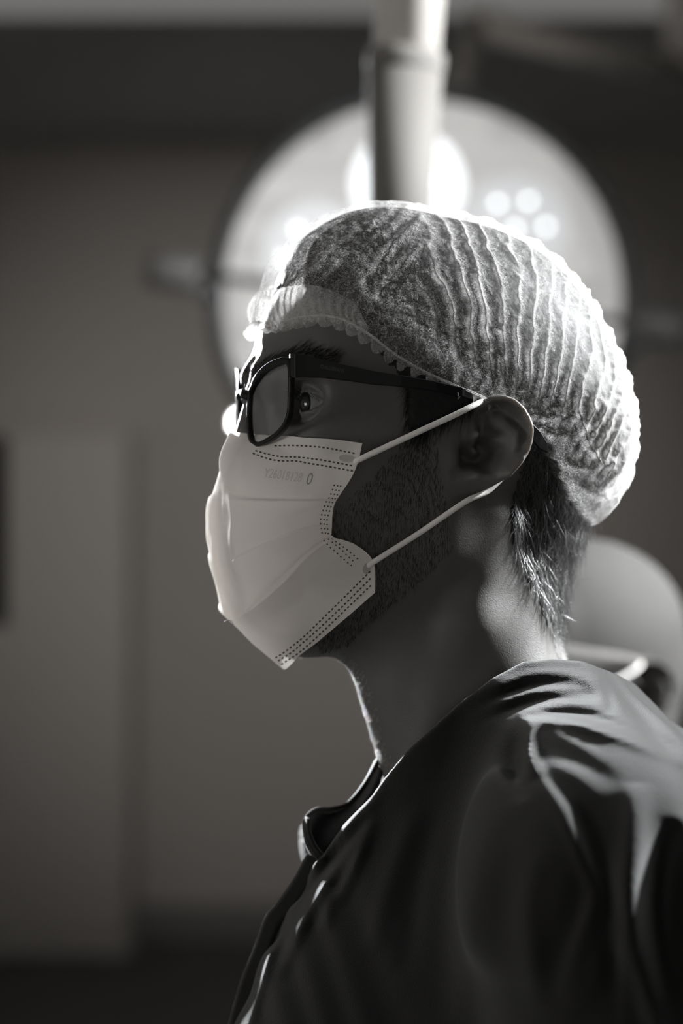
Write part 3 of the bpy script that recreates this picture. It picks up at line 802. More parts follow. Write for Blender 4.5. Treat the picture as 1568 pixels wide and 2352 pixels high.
HIPH = HB @ (HIP-HO)
SH_N = HC(1440, 2085, 0.163)
EL_N = np.array((HC(1330, 2352)[0], 0.21, SH_N[2]-0.27))
def torso_sdf(q):
    d = rc(q, NECK_A+(NECK_B-NECK_A)*0.3, NECK_B, 0.058, 0.064)
    d = sm(d, rc(q, HC(1225, 1585, 0.02), SH_N, 0.040, 0.050), 0.03)
    d = sm(d, rc(q, HC(1190, 1600), HC(1400, 1960), 0.036, 0.064), 0.035)
    d = sm(d, rc(q, HC(1400, 1960), HIPH+np.array((-0.02, 0, 0.15)), 0.064, 0.10), 0.05)
    d = sm(d, rc(q, HC(1120, 1760), HC(1110, 2500), 0.074, 0.136), 0.025)
    d = sm(d, rc(q, HC(1110, 2500), HIPH+np.array((0.01, 0, 0.05)), 0.136, 0.13), 0.03)
    d = sm(d, ell(q, HIPH+np.array((0.01, 0, 0.08)), (0.125, 0.165, 0.22)), 0.06)
    d = sm(d, rc(q, SH_N, EL_N, 0.056, 0.050), 0.10)
    return d
SHIRT_FAR = np.array([(4000, 1600), (1480, 1580), (1400, 1545), (1330, 1520), (1150, 1600), (950, 1700), (884, 1765), (850, 1812), (800, 1870), (775, 1925), (745, 1985), (700, 2025), (640, 2090), (300, 2300),
              (300, 9000), (4000, 9000)], float)
def shirt_sdf(p):
    q = sym(p); t = torso_sdf(q)-0.004; d = t.copy()
    u, v = PX(q)
    near = np.abs(d) < 0.03
    if near.any():
        f = np.zeros(len(d)); f[near] = folds(u[near], v[near])*np.clip((p[near, 1]+0.012)/0.02, 0, 1); d = d-f
        d[near] += 0.0012*np.sin(q[near, 2]*90+8*np.sin(q[near, 0]*40)+q[near, 1]*60)
    cut = np.full(len(d), -0.1, np.float32); up = v < 2130
    if up.any(): cut[up] = poly_sd(np.stack([u[up], v[up]], 1), SHIRT_POLY)/4300.0
    fa = (p[:, 1] < 0.01) & up
    if fa.any():
        uu, vv = PX(p[fa]); c2 = poly_sd(np.stack([uu, vv], 1), SHIRT_FAR)/4100.0
        w_ = np.clip((0.01-p[fa, 1])/0.02, 0, 1); cut[fa] = cut[fa]*(1-w_)+np.maximum(c2, cut[fa])*w_
    hem = (HIPH[2]-0.05)-q[:, 2]; cuff = np.where(q[:, 1] > 0.17, (EL_N[2]+0.0)-q[:, 2], -1)
    inner = np.maximum(np.maximum(t, d)+0.0042+0.006*np.clip(-cut/0.02, 0, 1), -(cut+0.035))
    d = sx_(d, -inner, 0.0012)
    d = sx_(d, cut, 0.002)
    return np.maximum(d, np.maximum(hem, cuff))
zs = HC(1130, 2470)[2]
SV, SQ = surface_nets(shirt_sdf, (-0.32, -0.30, zs), (0.19, 0.30, HC(1200, 1480)[2]), 0.0020, thr=2.6)
TV, TQ = surface_nets(shirt_sdf, (-0.32, -0.30, HIPH[2]-0.06), (0.19, 0.30, zs+0.006), 0.006, thr=2.2)
shirt_tail = own(fast_mesh('shirt_tail', HW(TV), TQ, M_SHIRT))
shirt = own(fast_mesh('shirt', HW(SV), SQ, M_SHIRT)); shirt['label'] = 'dark cotton shirt with crumpled collar'
# far half of the open neck: curled lapel
def lapel():
    top = spline([HC(874, 1742, -0.006), HC(842, 1798, -0.018), HC(802, 1844, -0.022), HC(762, 1857, -0.022), HC(726, 1858, -0.016), HC(704, 1876, -0.008), HC(699, 1902, -0.002), HC(706, 1938, 0.000), HC(722, 1962, 0.0)], 8)
    bot = spline([HC(878, 1772, -0.004), HC(858, 1822, -0.008), HC(826, 1868, -0.010), HC(796, 1900, -0.010), HC(778, 1925, -0.008), HC(762, 1945, -0.006), HC(750, 1960, -0.006), HC(742, 1970, -0.006), HC(738, 1980, -0.006)], 8)
    R = 12; v = []
    for k in range(R+1):
        t = k/R; p = top*(1-t)+bot*t; p[:, 1] -= 0.012*math.sin(math.pi*t); v.append(p)
    n = len(top); v = np.vstack(v)
    f = [(k*n+i, k*n+i+1, (k+1)*n+i+1, (k+1)*n+i) for k in range(R) for i in range(n-1)]
    o = mesh_obj('collar_lapel', HW(v), f, M_SHIRT); m = o.modifiers.new('thickness', 'SOLIDIFY'); m.thickness = 0.0022; m.offset = 0
    own(o)
    # curled tip showing its inner face
    a = spline([HC(704, 1876, -0.008), HC(699, 1902, -0.002), HC(708, 1940, 0.002), HC(735, 1985, 0.004)], 8)
    b = spline([HC(708, 1880, -0.001), HC(712, 1912, 0.004), HC(726, 1944, 0.006), HC(752, 1972, 0.006)], 8)
    v = np.vstack([a*(1-t)+b*t for t in np.linspace(0, 1, 6)]); n = len(a)
    f = [(k*n+i, k*n+i+1, (k+1)*n+i+1, (k+1)*n+i) for k in range(5) for i in range(n-1)]
    o = mesh_obj('collar_curl', HW(v), f, M_SHIRT); m = o.modifiers.new('thickness', 'SOLIDIFY'); m.thickness = 0.0018; m.offset = 0
    own(o)
    # far front edge of the shirt, a strip beyond the near one
    c = spline([HC(706, 1962, -0.012), HC(676, 2018, -0.012), HC(636, 2076, -0.014), HC(612, 2106, -0.016), HC(588, 2172, -0.016), HC(558, 2245, -0.018), HC(536, 2318, -0.018), HC(520, 2380, -0.018)], 6)
    e = spline([HC(740, 1975, -0.004), HC(712, 2035, -0.004), HC(672, 2095, -0.006), HC(642, 2130, -0.008), HC(618, 2195, -0.008), HC(596, 2260, -0.010), HC(576, 2330, -0.010), HC(560, 2400, -0.010)], 6)
    v = np.vstack([c*(1-t)+e*t for t in np.linspace(0, 1, 5)]); n = len(c)
    f = [(k*n+i, k*n+i+1, (k+1)*n+i+1, (k+1)*n+i) for k in range(4) for i in range(n-1)]
    o = mesh_obj('shirt_placket', HW(v), f, M_SHIRT); m = o.modifiers.new('thickness', 'SOLIDIFY'); m.thickness = 0.003; m.offset = 0
    own(o)
lapel()
def legs(hip, yaw, floor_parent, root):
    f = np.array((-math.cos(yaw), -math.sin(yaw), 0)); s = np.array((math.sin(yaw), -math.cos(yaw), 0)); B = np.stack([f, s, HU]); z = hip[2]
    def fn(p):
        q = sym(p)
        d = ell(q, (0, 0, 0.0), (0.125, 0.165, 0.12))
        d = sm(d, rc(q, (0.0, 0.085, -0.03), (0.01, 0.095, -z*0.52), 0.095, 0.068), 0.04)
        d = sm(d, rc(q, (0.01, 0.095, -z*0.52), (-0.03, 0.10, -z+0.10), 0.068, 0.062), 0.02)
        return np.maximum(d, -(q[:, 2]+z-0.05))
    def shoe(p):
        q = sym(p)
        d = rc(q, (-0.06, 0.10, -z+0.035), (0.14, 0.115, -z+0.030), 0.040, 0.042)
        d = sm(d, rc(q, (-0.04, 0.10, -z+0.05), (-0.03, 0.10, -z+0.09), 0.042, 0.040), 0.02)
        return np.maximum(d, -(q[:, 2]+z-0.001))
    out = []
    for nm, fun, lo, hi, mat in (('trousers', fn, (-0.18, -0.22, -z+0.03), (0.18, 0.22, 0.14), M_SHIRT), ('shoes', shoe, (-0.15, -0.2, -z-0.01), (0.25, 0.2, -z+0.15), M_DARK)):
        v, q = surface_nets(fun, lo, hi, 0.008); o = fast_mesh(nm, hip+v@B, q, mat); out.append(o)
    return out
for o in legs(HIP, YAW, None, None): own(o)

tick('shirt')
# ================================================================ FACE MASK
mask = empty('face_mask', tuple(ROOT)); tag(mask, 'pleated surgical face mask with ear loops on the man in profile', 'face mask')
def own_to(root):
    def g(o, p=None):
        o.parent = p or root
        o.matrix_parent_inverse = Matrix.Translation(-Vector(root.location)) if o.parent == root else Matrix()
        return o
    return g
mown = own_to(mask)
MROWS = [  # near half: centre line -> side edge, (u, v, lateral in mm)
    [(548, 1000, 0), (590, 998, 14), (650, 1002, 36), (740, 1003, 55), (832, 1018, 67)],
    [(524, 1042, 0), (560, 1044, 20), (640, 1054, 42), (735, 1064, 58), (814, 1082, 68)],
    [(502, 1125, 0), (535, 1145, 28), (615, 1153, 49), (700, 1152, 62), (772, 1150, 67)],
    [(500, 1215, 0), (530, 1212, 32), (608, 1205, 51), (700, 1180, 62), (764, 1178, 66)],
    [(508, 1300, 0), (540, 1282, 33), (612, 1250, 51), (690, 1216, 61), (762, 1205, 65)],
    [(524, 1385, 0), (555, 1355, 33), (622, 1300, 50), (694, 1245, 60), (761, 1226, 64)],
    [(535, 1420, 0), (566, 1404, 33), (638, 1340, 50), (704, 1274, 60), (764, 1231, 64)],
    [(562, 1455, 0), (606, 1436, 30), (684, 1376, 47), (750, 1306, 59), (815, 1250, 63)],
    [(602, 1496, 0), (648, 1472, 26), (720, 1420, 43), (788, 1352, 56), (857, 1290, 62)],
    [(650, 1540, 0), (694, 1504, 23), (756, 1452, 40), (812, 1404, 53), (861, 1361, 60)],
]
def mask_grid():
    rows = []
    for r in MROWS:
        near = [HC(u, v, l*0.001) for u, v, l in r]
        far = [p*np.array((1, -1, 1)) for p in near[1:]][::-1]
        rows.append(spline(far+near, 14))
    rows = np.array(rows)                       # (R, C, 3)
    nc = rows.shape[1]
    per = 14; out = np.stack([spline(rows[:, c], per) for c in range(nc)], 1)
    return out, per
def sstep(x, a, b): t = np.clip((x-a)/(b-a), 0, 1); return t*t*(3-2*t)
MG, MPER = mask_grid()
def grid_normals(G):
    du = np.gradient(G, axis=1); dv = np.gradient(G, axis=0); n = np.cross(du, dv); n /= np.linalg.norm(n, axis=2)[..., None]+1e-12
    return n
def push_out(P, fn, gap, it=6):
    P = P.copy()
    for _ in range(it):
        d = fn(P); m = d < gap
        if not m.any(): break
        e = 0.0008; g = np.stack([fn(P[m]+np.eye(3)[k]*e)-fn(P[m]-np.eye(3)[k]*e) for k in range(3)], 1)
        g /= np.linalg.norm(g, axis=1)[:, None]+1e-9; P[m] += g*(gap-d[m])[:, None]
    return P
MG = push_out(MG.reshape(-1, 3), head_only, 0.0022).reshape(MG.shape)
mn = grid_normals(MG)
if (mn[MG.shape[0]//2, MG.shape[1]//2] @ np.array((1, 0, 0))) < 0: mn = -mn
RR, CC = MG.shape[:2]
tt = np.arange(RR)/MPER                         # row coordinate
cx = np.linspace(-1, 1, CC)
disp = np.zeros((RR, CC))
for row, amp, span in ((2.0, 2.6, 1.8), (4.0, 2.0, 1.6), (6.0, 4.2, 1.6)):
    s = np.where(tt >= row-1e-6, amp*np.exp(-np.maximum(tt-row, 0)/span*2.2), 0.0)
    s += np.where((tt < row) & (tt > row-0.9), -0.5*amp*np.exp(-(row-tt)*3.0), 0.0)
    disp += s[:, None]*0.001
disp *= ((1-0.5*np.abs(cx)**6)*(0.04+0.96*sstep(np.abs(cx), 0.05, 0.5)))[None]
# centre crease pressed in, puckers of the fabric
for i in range(RR):
    for j in range(CC):
        p = MG[i, j]; disp[i, j] += 0.0011*mnoise.noise(Vector(p*38.0)) + 0.0005*mnoise.noise(Vector(p*95.0))
disp -= 0.0015*np.exp(-((cx-0.16)/0.14)**2)[None]*np.clip((tt-1)/1.5, 0, 1)[:, None]
MG2 = MG+mn*disp[..., None]
def grid_faces(R_, C_): 
    i = np.arange(R_-1)[:, None]*C_+np.arange(C_-1)[None]; i = i.ravel()
    return np.stack([i, i+1, i+C_+1, i+C_], 1)
mv = HW(MG2.reshape(-1, 3)); mq = grid_faces(RR, CC)
panel = mown(fast_mesh('panel', mv, mq, M_MASK))
mtree = BVHTree.FromPolygons(mv.tolist(), mq.tolist())
def dash_rows(name, rows, spacing, ln, wd, mat, off=0.00012):
    v, f = [], []
    for r in rows:
        P = spline(np.array(r, float), 10); seg = np.linalg.norm(np.diff(P, axis=0), axis=1); s = np.concatenate([[0], np.cumsum(seg)])
        for q in np.arange(spacing*0.3, s[-1], spacing):
            pts = [np.array([np.interp(x, s, P[:, 0]), np.interp(x, s, P[:, 1])]) for x in (q-ln/2, q+ln/2)]
            c = (pts[0]+pts[1])/2; d = pts[1]-pts[0]; L_ = np.linalg.norm(d)
            if L_ < 1e-6: continue
            d = d/L_; n = np.array((-d[1], d[0])); hit = []
            for a, b in ((-1, -0.6), (-0.6, -1), (0.6, -1), (1, -0.6), (1, 0.6), (0.6, 1), (-0.6, 1), (-1, 0.6)):
                x = c+d*a*ln/2+n*b*wd/2; h = cam_hit(mtree, x[0], x[1])
                if h[0] is None: hit = None; break
                nn = h[1] if h[1].dot(Vector((0, -1, 0))) > 0 else -h[1]
                hit.append(h[0]+nn*off)
            if hit: k = len(v); v += [tuple(p) for p in hit]; f.append(tuple(range(k, k+8)))
    o = mesh_obj(name, v, f, mat, smooth=False); o['kind'] = 'stuff'; return mown(o, None)
dash_rows('weld_dots', [
    [(630, 1024), (672, 1023), (712, 1025), (737, 1027), (767, 1032), (821, 1043)],
    [(586, 1035), (614, 1043), (644, 1049), (680, 1050), (712, 1053), (751, 1059), (814, 1071)],
    [(580, 1041), (616, 1054), (646, 1059), (678, 1059), (712, 1065), (750, 1071), (810, 1082)],
    [(850, 1312), (798, 1364), (739, 1422), (693, 1466), (648, 1501), (622, 1516)],
    [(851, 1328), (807, 1372), (748, 1429), (700, 1472), (668, 1499), (630, 1523)],
    [(852, 1344), (807, 1387), (755, 1437), (709, 1480), (682, 1502), (638, 1531)]], 10, 5.6, 3.6, M_STITCH)
dash_rows('side_weld_dots', [
    [(768, 1112), (757, 1141), (749, 1152), (742, 1172), (736, 1193), (738, 1216), (741, 1230)],
    [(776, 1113), (765, 1142), (757, 1152), (750, 1172), (744, 1193), (746, 1216), (748, 1230)],
    [(783, 1114), (772, 1142), (764, 1152), (757, 1172), (751, 1193), (752, 1216), (754, 1228)],
    [(742, 1240), (757, 1256), (774, 1271), (791, 1286), (809, 1301)],
    [(752, 1237), (766, 1248), (783, 1262), (800, 1279), (816, 1293)],
    [(760, 1236), (778, 1249), (797, 1263), (815, 1278), (826, 1288)]], 10.5, 3.6, 3.2, M_STITCH)
def patch(name, cu, cv, ru, rv, ang, mat, off):
    v = []
    for k in range(20):
        a = 2*math.pi*k/20; x, y = ru*math.cos(a), rv*math.sin(a)
        h = cam_hit(mtree, cu+x*math.cos(ang)-y*math.sin(ang), cv+x*math.sin(ang)+y*math.cos(ang))
        if h[0] is None: return
        nn = h[1] if h[1].y < 0 else -h[1]
        v.append(tuple(h[0]+nn*off))
    mown(mesh_obj(name, v, [tuple(range(20))], mat, smooth=False))
M_WELD = sheet('weld_patch', 0.52, 0.4, warm=0.05, bump=0.5, bump_scale=1200)
patch('loop_weld', 797, 1053, 19, 9, 0.1, M_WELD, 0.00012)
patch('loop_weld', 842, 1306, 9, 13, 0.3, M_WELD, 0.00012)
def text_mesh(txt, size_px, ang, origin, tree, mat, name, shear=0.25, off=0.00012, vflip=1):
    cu = bpy.data.curves.new('txt', 'FONT'); cu.body = txt; cu.size = 1.0; cu.shear = shear; cu.resolution_u = 3
    o = bpy.data.objects.new('txt', cu); COL.objects.link(o); dg = bpy.context.evaluated_depsgraph_get(); dg.update()
    me = o.evaluated_get(dg).to_mesh(); P = np.array([tuple(v.co) for v in me.vertices]); f = [tuple(p.vertices) for p in me.polygons]
    o.evaluated_get(dg).to_mesh_clear(); bpy.data.objects.remove(o); bpy.data.curves.remove(cu)
    out = []; ca, sa = math.cos(ang), math.sin(ang)
    for x, y, _ in P:
        x *= size_px[0]; y *= size_px[1]
        h = cam_hit(tree, origin[0]+x*ca+y*sa, origin[1]+x*sa-y*ca)
        if h[0] is None: out.append(None); continue
        nn = h[1] if h[1].y < 0 else -h[1]; out.append(tuple(h[0]+nn*off))
    if any(p is None for p in out): print('TEXT MISS', txt); return None
    return mesh_obj(name, out, f, mat, smooth=False)
o = text_mesh('Y26018128', (19, 31), 0.13, (604, 1096), mtree, M_INK2, 'printed_code')
if o: mown(o); o['label'] = 'faded printed lot code'
o = text_mesh('0', (28, 40), 0.13, (700, 1112), mtree, M_INK, 'printed_code')
if o: mown(o)
v, f = tube_data(HW(spline([HC(536, 1436, 0.004), HC(532, 1427, 0.002), HC(522, 1425, 0.0), HC(514, 1428, -0.002), HC(513, 1434, -0.002)], 6)), 0.00022, 6); mown(mesh_obj('loose_thread', v, f, M_FUZZ))
# ear loops
def loop(pts, r):
    v, f = tube_data(HW(spline(np.array(pts), 8)), r, 10); mown(mesh_obj('ear_loop', v, f, M_LOOP))
e0 = HC(818, 1060, 0.0655)
loop([e0, HC(832, 1052, 0.0690), HC(960, 992, 0.0800), HC(1040, 955, 0.0830), HC(1090, 930, 0.0815), HC(1112, 922, 0.075), HC(1140, 935, 0.071)], 0.00155)
loop([HC(846, 1300, 0.060), HC(862, 1288, 0.0635), HC(960, 1226, 0.0700), HC(1030, 1178, 0.0760), HC(1076, 1148, 0.0780), HC(1120, 1128, 0.0750), HC(1160, 1090, 0.072)], 0.0015)

tick('mask')
# ================================================================ GLASSES
glasses = empty('eyeglasses', tuple(ROOT)); tag(glasses, 'black framed eyeglasses on the man in profile', 'eyeglasses')
gown = own_to(glasses)
RIM = [(575, 905), (590, 872), (612, 847), (640, 832), (662, 829), (669, 848), (668, 900), (666, 945), (657, 974), (638, 997), (612, 1014), (592, 1021), (579, 1010), (574, 985), (573, 945)]
def rim_l(u): return 0.011+(u-572)/(670-572)*0.052
rim_pts = spline(np.array(RIM+RIM[:1], float), 6)[:-1]
for sgn in (1, -1):
    H3 = np.array([HC(u, v, rim_l(u)) for u, v in rim_pts]); H3[:, 1] *= sgn
    cen = H3.mean(0); n = len(H3)
    v, f = [], []
    for i in range(n):
        t = H3[(i+1) % n]-H3[i-1]; t /= np.linalg.norm(t); o = H3[i]-cen; o -= (o@t)*t; o /= np.linalg.norm(o)
        fw = np.cross(t, o); fw /= np.linalg.norm(fw)
        wdt = 0.0013 if H3[i][2]-cen[2] < 0.012 else 0.0019
        for a, b in ((-1, -1), (1, -1), (1, 1), (-1, 1)): v.append(H3[i]+o*a*wdt+fw*b*0.0016)
    for i in range(n):
        j = (i+1) % n
        for k in range(4): f.append((i*4+k, i*4+(k+1) % 4, j*4+(k+1) % 4, j*4+k))
    r = gown(mesh_obj('rim', HW(np.array(v)), f, M_FRAME)); b = r.modifiers.new('bevel', 'BEVEL'); b.width = 0.0006; b.segments = 2
    lv = np.vstack([H3, [cen+np.array((0.0010, 0, 0))]]); lf = [(i, (i+1) % n, n) for i in range(n)]
    gown(mesh_obj('lens', HW(lv), lf, M_GLASS))
    # temple
    SEC = [(664, 814, 864, .0640), (676, 812, 868, .0690), (700, 815, 867, .0715), (740, 826, 868, .0740), (800, 840, 875, .0765), (860, 853, 884, .0785), (920, 862, 888, .0800), (1000, 876, 898, .0805), (1060, 890, 911, .0795),
           (1095, 900, 922, .0760), (1130, 912, 938, .0735), (1165, 930, 958, .073), (1205, 957, 990, .0735), (1238, 990, 1032, .0715), (1256, 1018, 1040, .070)]
    v, f = [], []
    for u, a, c, l in SEC:
        for dl, y in ((-0.0013, a), (0.0013, a), (0.0013, c), (-0.0013, c)):
            p = HC(u, y, l); p[1] = l+dl; p[1] *= sgn; v.append(p)
    for i in range(len(SEC)-1):
        for k in range(4): f.append((i*4+k, i*4+(k+1) % 4, (i+1)*4+(k+1) % 4, (i+1)*4+k))
    f += [(0, 1, 2, 3), tuple(len(v)-4+k for k in range(4))]
    if sgn < 0: f = [q[::-1] for q in f]
    tv = HW(np.array(v))
    t = gown(mesh_obj('temple', tv, f, M_FRAME, smooth=False)); b = t.modifiers.new('bevel', 'BEVEL'); b.width = 0.0007; b.segments = 2
    if sgn > 0:
        tt_ = BVHTree.FromPolygons(tv.tolist(), f)
        M_LOGO = pbr('temple_print', 0.06, 0.6, 0.0, 0.2)
        o = text_mesh('CHILLIBEANS', (9.6, 12.5), 0.20, (734, 845), tt_, M_LOGO, 'printed_lettering', shear=0.0, off=0.0003)
        if o: o.parent = t
br = spline([HC(574, 912, 0.0115), HC(561, 905, 0.006), HC(557, 903, 0.0), HC(561, 905, 0.006)*np.array((1, -1, 1)), HC(574, 912, 0.0115)*np.array((1, -1, 1))], 6)
v, f = tube_data(HW(br), 0.0026, 10, flat=0.8); gown(mesh_obj('bridge', v, f, M_FRAME))
for sgn in (1, -1):
    c = HC(583, 965, 0.0095); c[1] *= sgn; v, f = lathe_data([(0.0045*math.sin(a), 0.0075*math.cos(a)) for a in np.linspace(0, math.pi, 10)][::-1], 14)
    v = np.array(v); v[:, 1] *= 0.35; gown(mesh_obj('nose_pad', HW(v+c-np.array((0.004, 0, 0))), f, M_GLASS))

tick('glasses')
# ================================================================ BOUFFANT CAP
cap = empty('bouffant_cap', tuple(ROOT)); tag(cap, 'translucent white pleated bouffant surgical cap on the man in profile', 'surgical cap')
cown = own_to(cap)
near = [HC(u, v, l) for u, v, l in EDGE]
loop_h = spline(near+[p*np.array((1, -1, 1)) for p in near[-2:0:-1]]+[near[0]], 24)[:-1]
# even spacing along the edge
seg = np.linalg.norm(np.diff(np.vstack([loop_h, loop_h[:1]]), axis=0), axis=1); s_ = np.concatenate([[0], np.cumsum(seg)]); per_ = s_[-1]
NTH, NT = 720, 210
sq = np.linspace(0, per_, NTH, endpoint=False)
loop_h = np.stack([np.interp(sq, s_, np.append(loop_h[:, k], loop_h[0, k])) for k in range(3)], 1)
ed = loop_h-CQ; ed /= np.linalg.norm(ed, axis=1)[:, None]
r_spec = np.linalg.norm(loop_h-CQ, axis=1); r_edge = trace(head_only, ed, 0.0042); wr_ = np.clip((-0.35-ed[:, 0])/0.25, 0, 1); r_edge = r_edge*(1-wr_)+np.maximum(np.maximum(r_edge, r_spec), trace(hull, ed)-0.002)*wr_
pole = -ed.mean(0); pole /= np.linalg.norm(pole)
om = np.arccos(np.clip(ed@pole, -1, 1))
ts = np.linspace(0, 1, NT)**1.0
C3 = np.empty((NT, NTH, 3))
for k, t in enumerate(ts):
    a = np.sin((1-t)*om)/np.sin(om); b = np.sin(t*om)/np.sin(om)
    d = a[:, None]*ed+b[:, None]*pole; d /= np.linalg.norm(d, axis=1)[:, None]
    r = trace(hull, d)
    wgt = np.clip(t/np.where(ed[:, 0] < -0.3, 0.06, 0.15), 0, 1); wgt = wgt*wgt*(3-2*wgt)
    C3[k] = CQ+d*(r_edge*(1-wgt)+np.maximum(r, 0)*wgt)[:, None]
def fbm(P, sc):
    """numpy gradient noise, about -1..1"""
    p = P*sc; i = np.floor(p).astype(np.int64); f = p-i; w_ = f*f*f*(f*(f*6-15)+10); out = 0
    def gr(ix, fx):
        h = (ix[:, 0]*73856093) ^ (ix[:, 1]*19349663) ^ (ix[:, 2]*83492791); h = (h*(h*h*15731+789221)+1376312589) & 0x7fffffff
        a = (h & 1023)/1023*2*math.pi; z = ((h >> 10) & 1023)/511.5-1; r = np.sqrt(np.maximum(1-z*z, 0))
        return r*np.cos(a)*fx[:, 0]+r*np.sin(a)*fx[:, 1]+z*fx[:, 2]
    for dx in (0, 1):
        for dy in (0, 1):
            for dz in (0, 1):
                o = np.array((dx, dy, dz)); k = np.prod(np.where(o == 1, w_, 1-w_), axis=1); out = out+k*gr(i+o, f-o)
    return out*1.5
Pf = C3.reshape(-1, 3)
A0 = HC(1110, 1560, 0.06)
n1, n2, n3 = fbm(Pf, 28), fbm(Pf+5, 85), fbm(Pf+9, 230)
phi = np.arctan2(-(Pf[:, 0]-A0[0]), Pf[:, 2]-A0[2])
ph = phi/0.050+n1*0.55+n2*0.25+n3*0.06
fr = ph-np.floor(ph); ridge = (1-np.abs(2*fr-1))**2.2
tv_ = np.repeat(ts, NTH)
su, sv = PX(sym(Pf))
reg = np.clip((su-900)/160, 0, 1)*np.clip((tv_-0.04)/0.16, 0, 1)
amp = 0.0026*reg*(0.75+0.6*n2)
dsp = amp*(ridge-0.3)
P2 = np.stack([su, sv], 1)
for a_, w_, pts in ((2.6, 13, [(655, 672), (740, 610), (830, 535), (890, 492)]), (2.0, 10, [(735, 660), (800, 590), (860, 555), (935, 480)]), (2.2, 10, [(840, 650), (880, 600), (905, 560), (960, 510)]),
                    (-1.0, 20, [(640, 640), (720, 570), (800, 515)]), (1.8, 9, [(870, 680), (915, 620), (960, 570)]), (-1.0, 22, [(760, 650), (830, 590), (900, 530)]), (2.0, 12, [(1215, 950), (1300, 960), (1380, 930)]),
                    (2.0, 9, [(1235, 985), (1290, 1000), (1350, 985)]), (2.2, 10, [(1265, 1040), (1330, 1075), (1400, 1060)]), (2.0, 10, [(1290, 1090), (1340, 1120), (1390, 1140)]), (1.8, 8, [(1330, 960), (1345, 1010), (1370, 1050)])):
    dsp += a_*0.001*gs(pl_dist(P2, spline(np.array(pts, float), 4)), w_)
dsp += (1-np.abs(n2))**6*0.0006*np.clip((tv_-0.03)/0.1, 0, 1) + n3*0.0004
# gathers along the elastic edge
gath = np.sin(np.tile(sq, NT)/0.0085*2*math.pi + n2*1.5)
dsp += 0.0011*gath*np.exp(-tv_/0.05)*np.clip(tv_/0.02, 0, 1)
cn = grid_normals(np.concatenate([C3, C3[:, :1]], 1))[:, :-1].reshape(-1, 3)
cn[(cn*(Pf-CQ)).sum(1) < 0] *= -1
Pd = Pf+cn*dsp[:, None]
idx = np.arange(NT*NTH).reshape(NT, NTH); nx = np.roll(idx, -1, 1)
cq = np.stack([idx[:-1], nx[:-1], nx[1:], idx[1:]], -1).reshape(-1, 4)
crown = cown(fast_mesh('crown', HW(Pd), cq, M_CAP))
gat = crown.data.attributes.new('gather', 'FLOAT', 'POINT'); gat.data.foreach_set('value', np.clip(ridge**1.6*reg*(0.8+0.5*n2)+np.clip((su-1330)/120, 0, 0.6)*np.clip((sv-700)/200, 0, 1), 0, 1).astype(np.float32))
# ruffle: the zigzag frill below the elastic
E0 = Pd[:NTH]; E1 = Pd[6*NTH:7*NTH]; dn = E0-E1; dn /= np.linalg.norm(dn, axis=1)[:, None]
tn = -(pole-(ed@pole)[:, None]*ed); tn /= np.linalg.norm(tn, axis=1)[:, None]; wr = np.clip((-0.1-ed[:, 0])/0.2, 0, 1)[:, None]
dn = dn*(1-wr)+tn*wr; dn /= np.linalg.norm(dn, axis=1)[:, None]; ou = (E0-CQ)/np.linalg.norm(E0-CQ, axis=1)[:, None]
php = sq/0.0088+0.25*np.array([mnoise.noise(Vector((s*60, 0, 0))) for s in sq]); fr = php-np.floor(php)
tooth = 1-np.abs(2*fr-1)**1.0; fold = np.where(fr < 0.5, fr*2, 2-2*fr)
rowsR = []
for k in range(6):
    t = k/5
    rowsR.append(E0+dn*((0.0008+0.0062*tooth*(1-0.6*wr[:, 0]))*t)[:, None]+ou*((0.0004+0.0030*np.sin(2*math.pi*fr)*t)[:, None]))
RV = np.vstack(rowsR); idx = np.arange(6*NTH).reshape(6, NTH); nx = np.roll(idx, -1, 1)
cown(fast_mesh('ruffle', HW(RV), np.stack([idx[:-1], nx[:-1], nx[1:], idx[1:]], -1).reshape(-1, 4), M_CAPEDGE))
rim_v, rim_f = tube_data(list(HW(np.vstack([E0+ou*0.001, E0[:1]+ou[:1]*0.001]))), 0.0006, 5, cap=False); cown(mesh_obj('elastic', rim_v, rim_f, M_CAPEDGE))
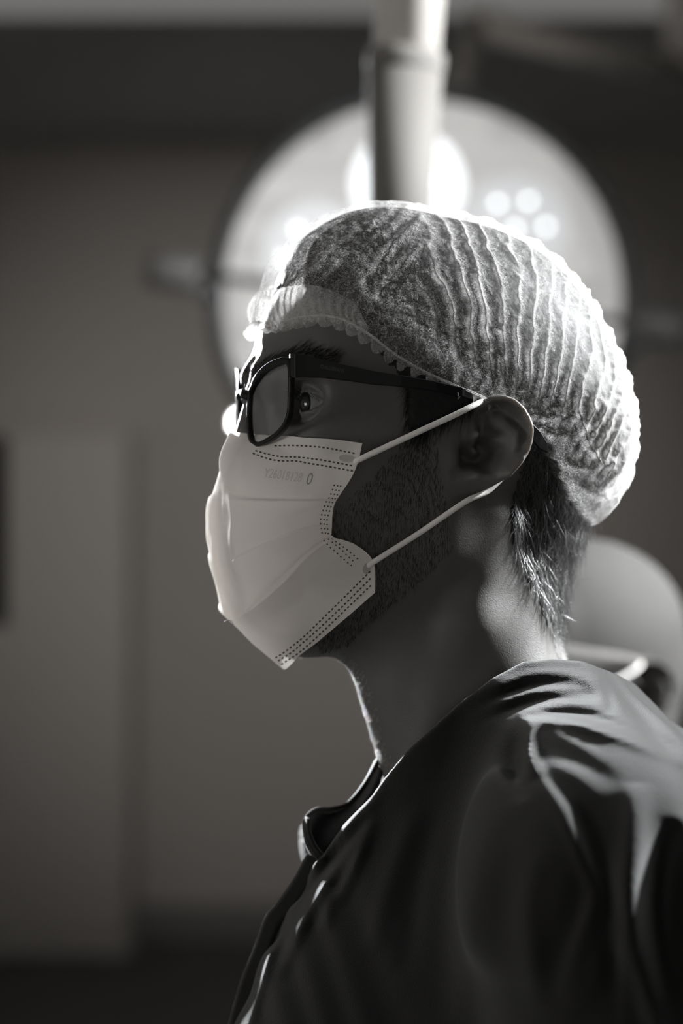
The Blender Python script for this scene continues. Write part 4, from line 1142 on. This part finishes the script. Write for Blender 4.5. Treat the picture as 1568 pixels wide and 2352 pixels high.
# gathered band over the forehead
def band():
    b = [HC(u, v, l) for u, v, l in [(604, 744, 0), (618, 740, .020), (648, 733, .038), (700, 716, .055), (760, 722, .064), (800, 740, .068), (838, 764, .071)]]
    t = [HC(u, v, l) for u, v, l in [(608, 678, 0), (620, 668, .020), (650, 652, .036), (706, 645, .050), (764, 664, .060), (806, 694, .066), (840, 752, .071)]]
    m = np.array((1, -1, 1)); B_ = spline([p*m for p in b[:0:-1]]+b, 26); T_ = spline([p*m for p in t[:0:-1]]+t, 26)
    n = len(B_); R_ = 22; out = []
    ss = np.concatenate([[0], np.cumsum(np.linalg.norm(np.diff(B_, axis=0), axis=1))])
    nz = np.array([mnoise.noise(Vector((s*70, 3, 0))) for s in ss])
    for k in range(R_+1):
        q = k/R_; p = B_*(1-q)+T_*q; d = p-CQ; r0 = np.linalg.norm(d, axis=1); d /= r0[:, None]
        rh = np.maximum(trace(head_only, d, 0.003), 0)*(1-q)+trace(hull, d, 0.001)*q
        fr = ss/0.0056+nz*0.8+0.25*np.sin(q*2.0); fr = fr-np.floor(fr)
        out.append(CQ+d*(rh+0.0030*math.sin(math.pi*min(1, q*1.0+0.05))+0.0024*(fr-0.4)*(0.35+0.65*math.sin(math.pi*q))+(0.0006*np.sin(ss*3000) if k == 0 else 0))[:, None])
    V_ = np.vstack(out); cown(fast_mesh('forehead_band', HW(V_), grid_faces(R_+1, n), M_CAPEDGE))
    w_ = np.array(out[0]); dn = out[0]-out[2]; dn /= np.linalg.norm(dn, axis=1)[:, None]
    fr = ss/0.0046+nz; fr = fr-np.floor(fr)
    rows = [out[0]+dn*(0.0028*(1-np.abs(2*fr-1))*q+0.0006*q)[:, None] for q in np.linspace(0, 1, 4)]
    cown(fast_mesh('band_frill', HW(np.vstack(rows)), grid_faces(4, n), M_CAPEDGE))
band()

tick('cap')
# ================================================================ SECOND PERSON, out of focus behind the shoulder
def mat_frame(o, yaw):
    f = Vector((-math.cos(yaw), -math.sin(yaw), 0)); s = Vector((math.sin(yaw), -math.cos(yaw), 0)); u = Vector((0, 0, 1))
    m = Matrix((f, s, u)).transposed().to_4x4(); m.translation = Vector(o); return m
D2 = 2.05-DF
O2 = W(1335, 1458, D2)
T2 = mat_frame(O2, math.radians(30)) @ mat_frame(HO, YAW).inverted()
ROOT2 = (T2 @ Vector(HIP)); ROOT2.z = 0
person2 = empty('person', tuple(ROOT2)); tag(person2, 'blurred person with a face mask and glasses behind the shoulder, at the right edge', 'person')
M_SKIN2 = pbr('skin_pale', 0.05, 0.8, 0.04, 0.1, noise_scale=25, noise_amt=0.15)
def clone(o, root, name=None):
    c = o.copy(); COL.objects.link(c); c.parent = root
    c.matrix_parent_inverse = Matrix.Translation(-Vector(root.location)); c.matrix_basis = T2
    if name: c.name = name
    return c
b2 = clone(body, person2); b2.data = body.data.copy(); b2.data.materials[0] = M_SKIN2
clone(shirt, person2); clone(shirt_tail, person2)
for ch in [c for c in person.children if c.name.startswith('eye') and c.type == 'MESH' and 'iris' not in c.name and c.name.split('.')[0] == 'eye']: clone(ch, person2)
h2 = T2 @ Vector(HIP)
for o in legs(np.array(h2), math.radians(30), None, None):
    o.parent = person2; o.matrix_parent_inverse = Matrix.Translation(-Vector(person2.location))
mask2 = empty('face_mask', tuple(ROOT2)); tag(mask2, 'blurred face mask on the person behind the shoulder', 'face mask')
for ch in list(mask.children):
    if ch.name.split('.')[0] in ('panel', 'ear_loop', 'weld_dots'): clone(ch, mask2)
glasses2 = empty('eyeglasses', tuple(ROOT2)); tag(glasses2, 'blurred pale eyeglasses on the person behind the shoulder', 'eyeglasses')
for ch in list(glasses.children):
    c = clone(ch, glasses2)
    if ch.name.split('.')[0] == 'temple': c.data = ch.data.copy(); c.data.materials[0] = M_PIVOT
tick('end')
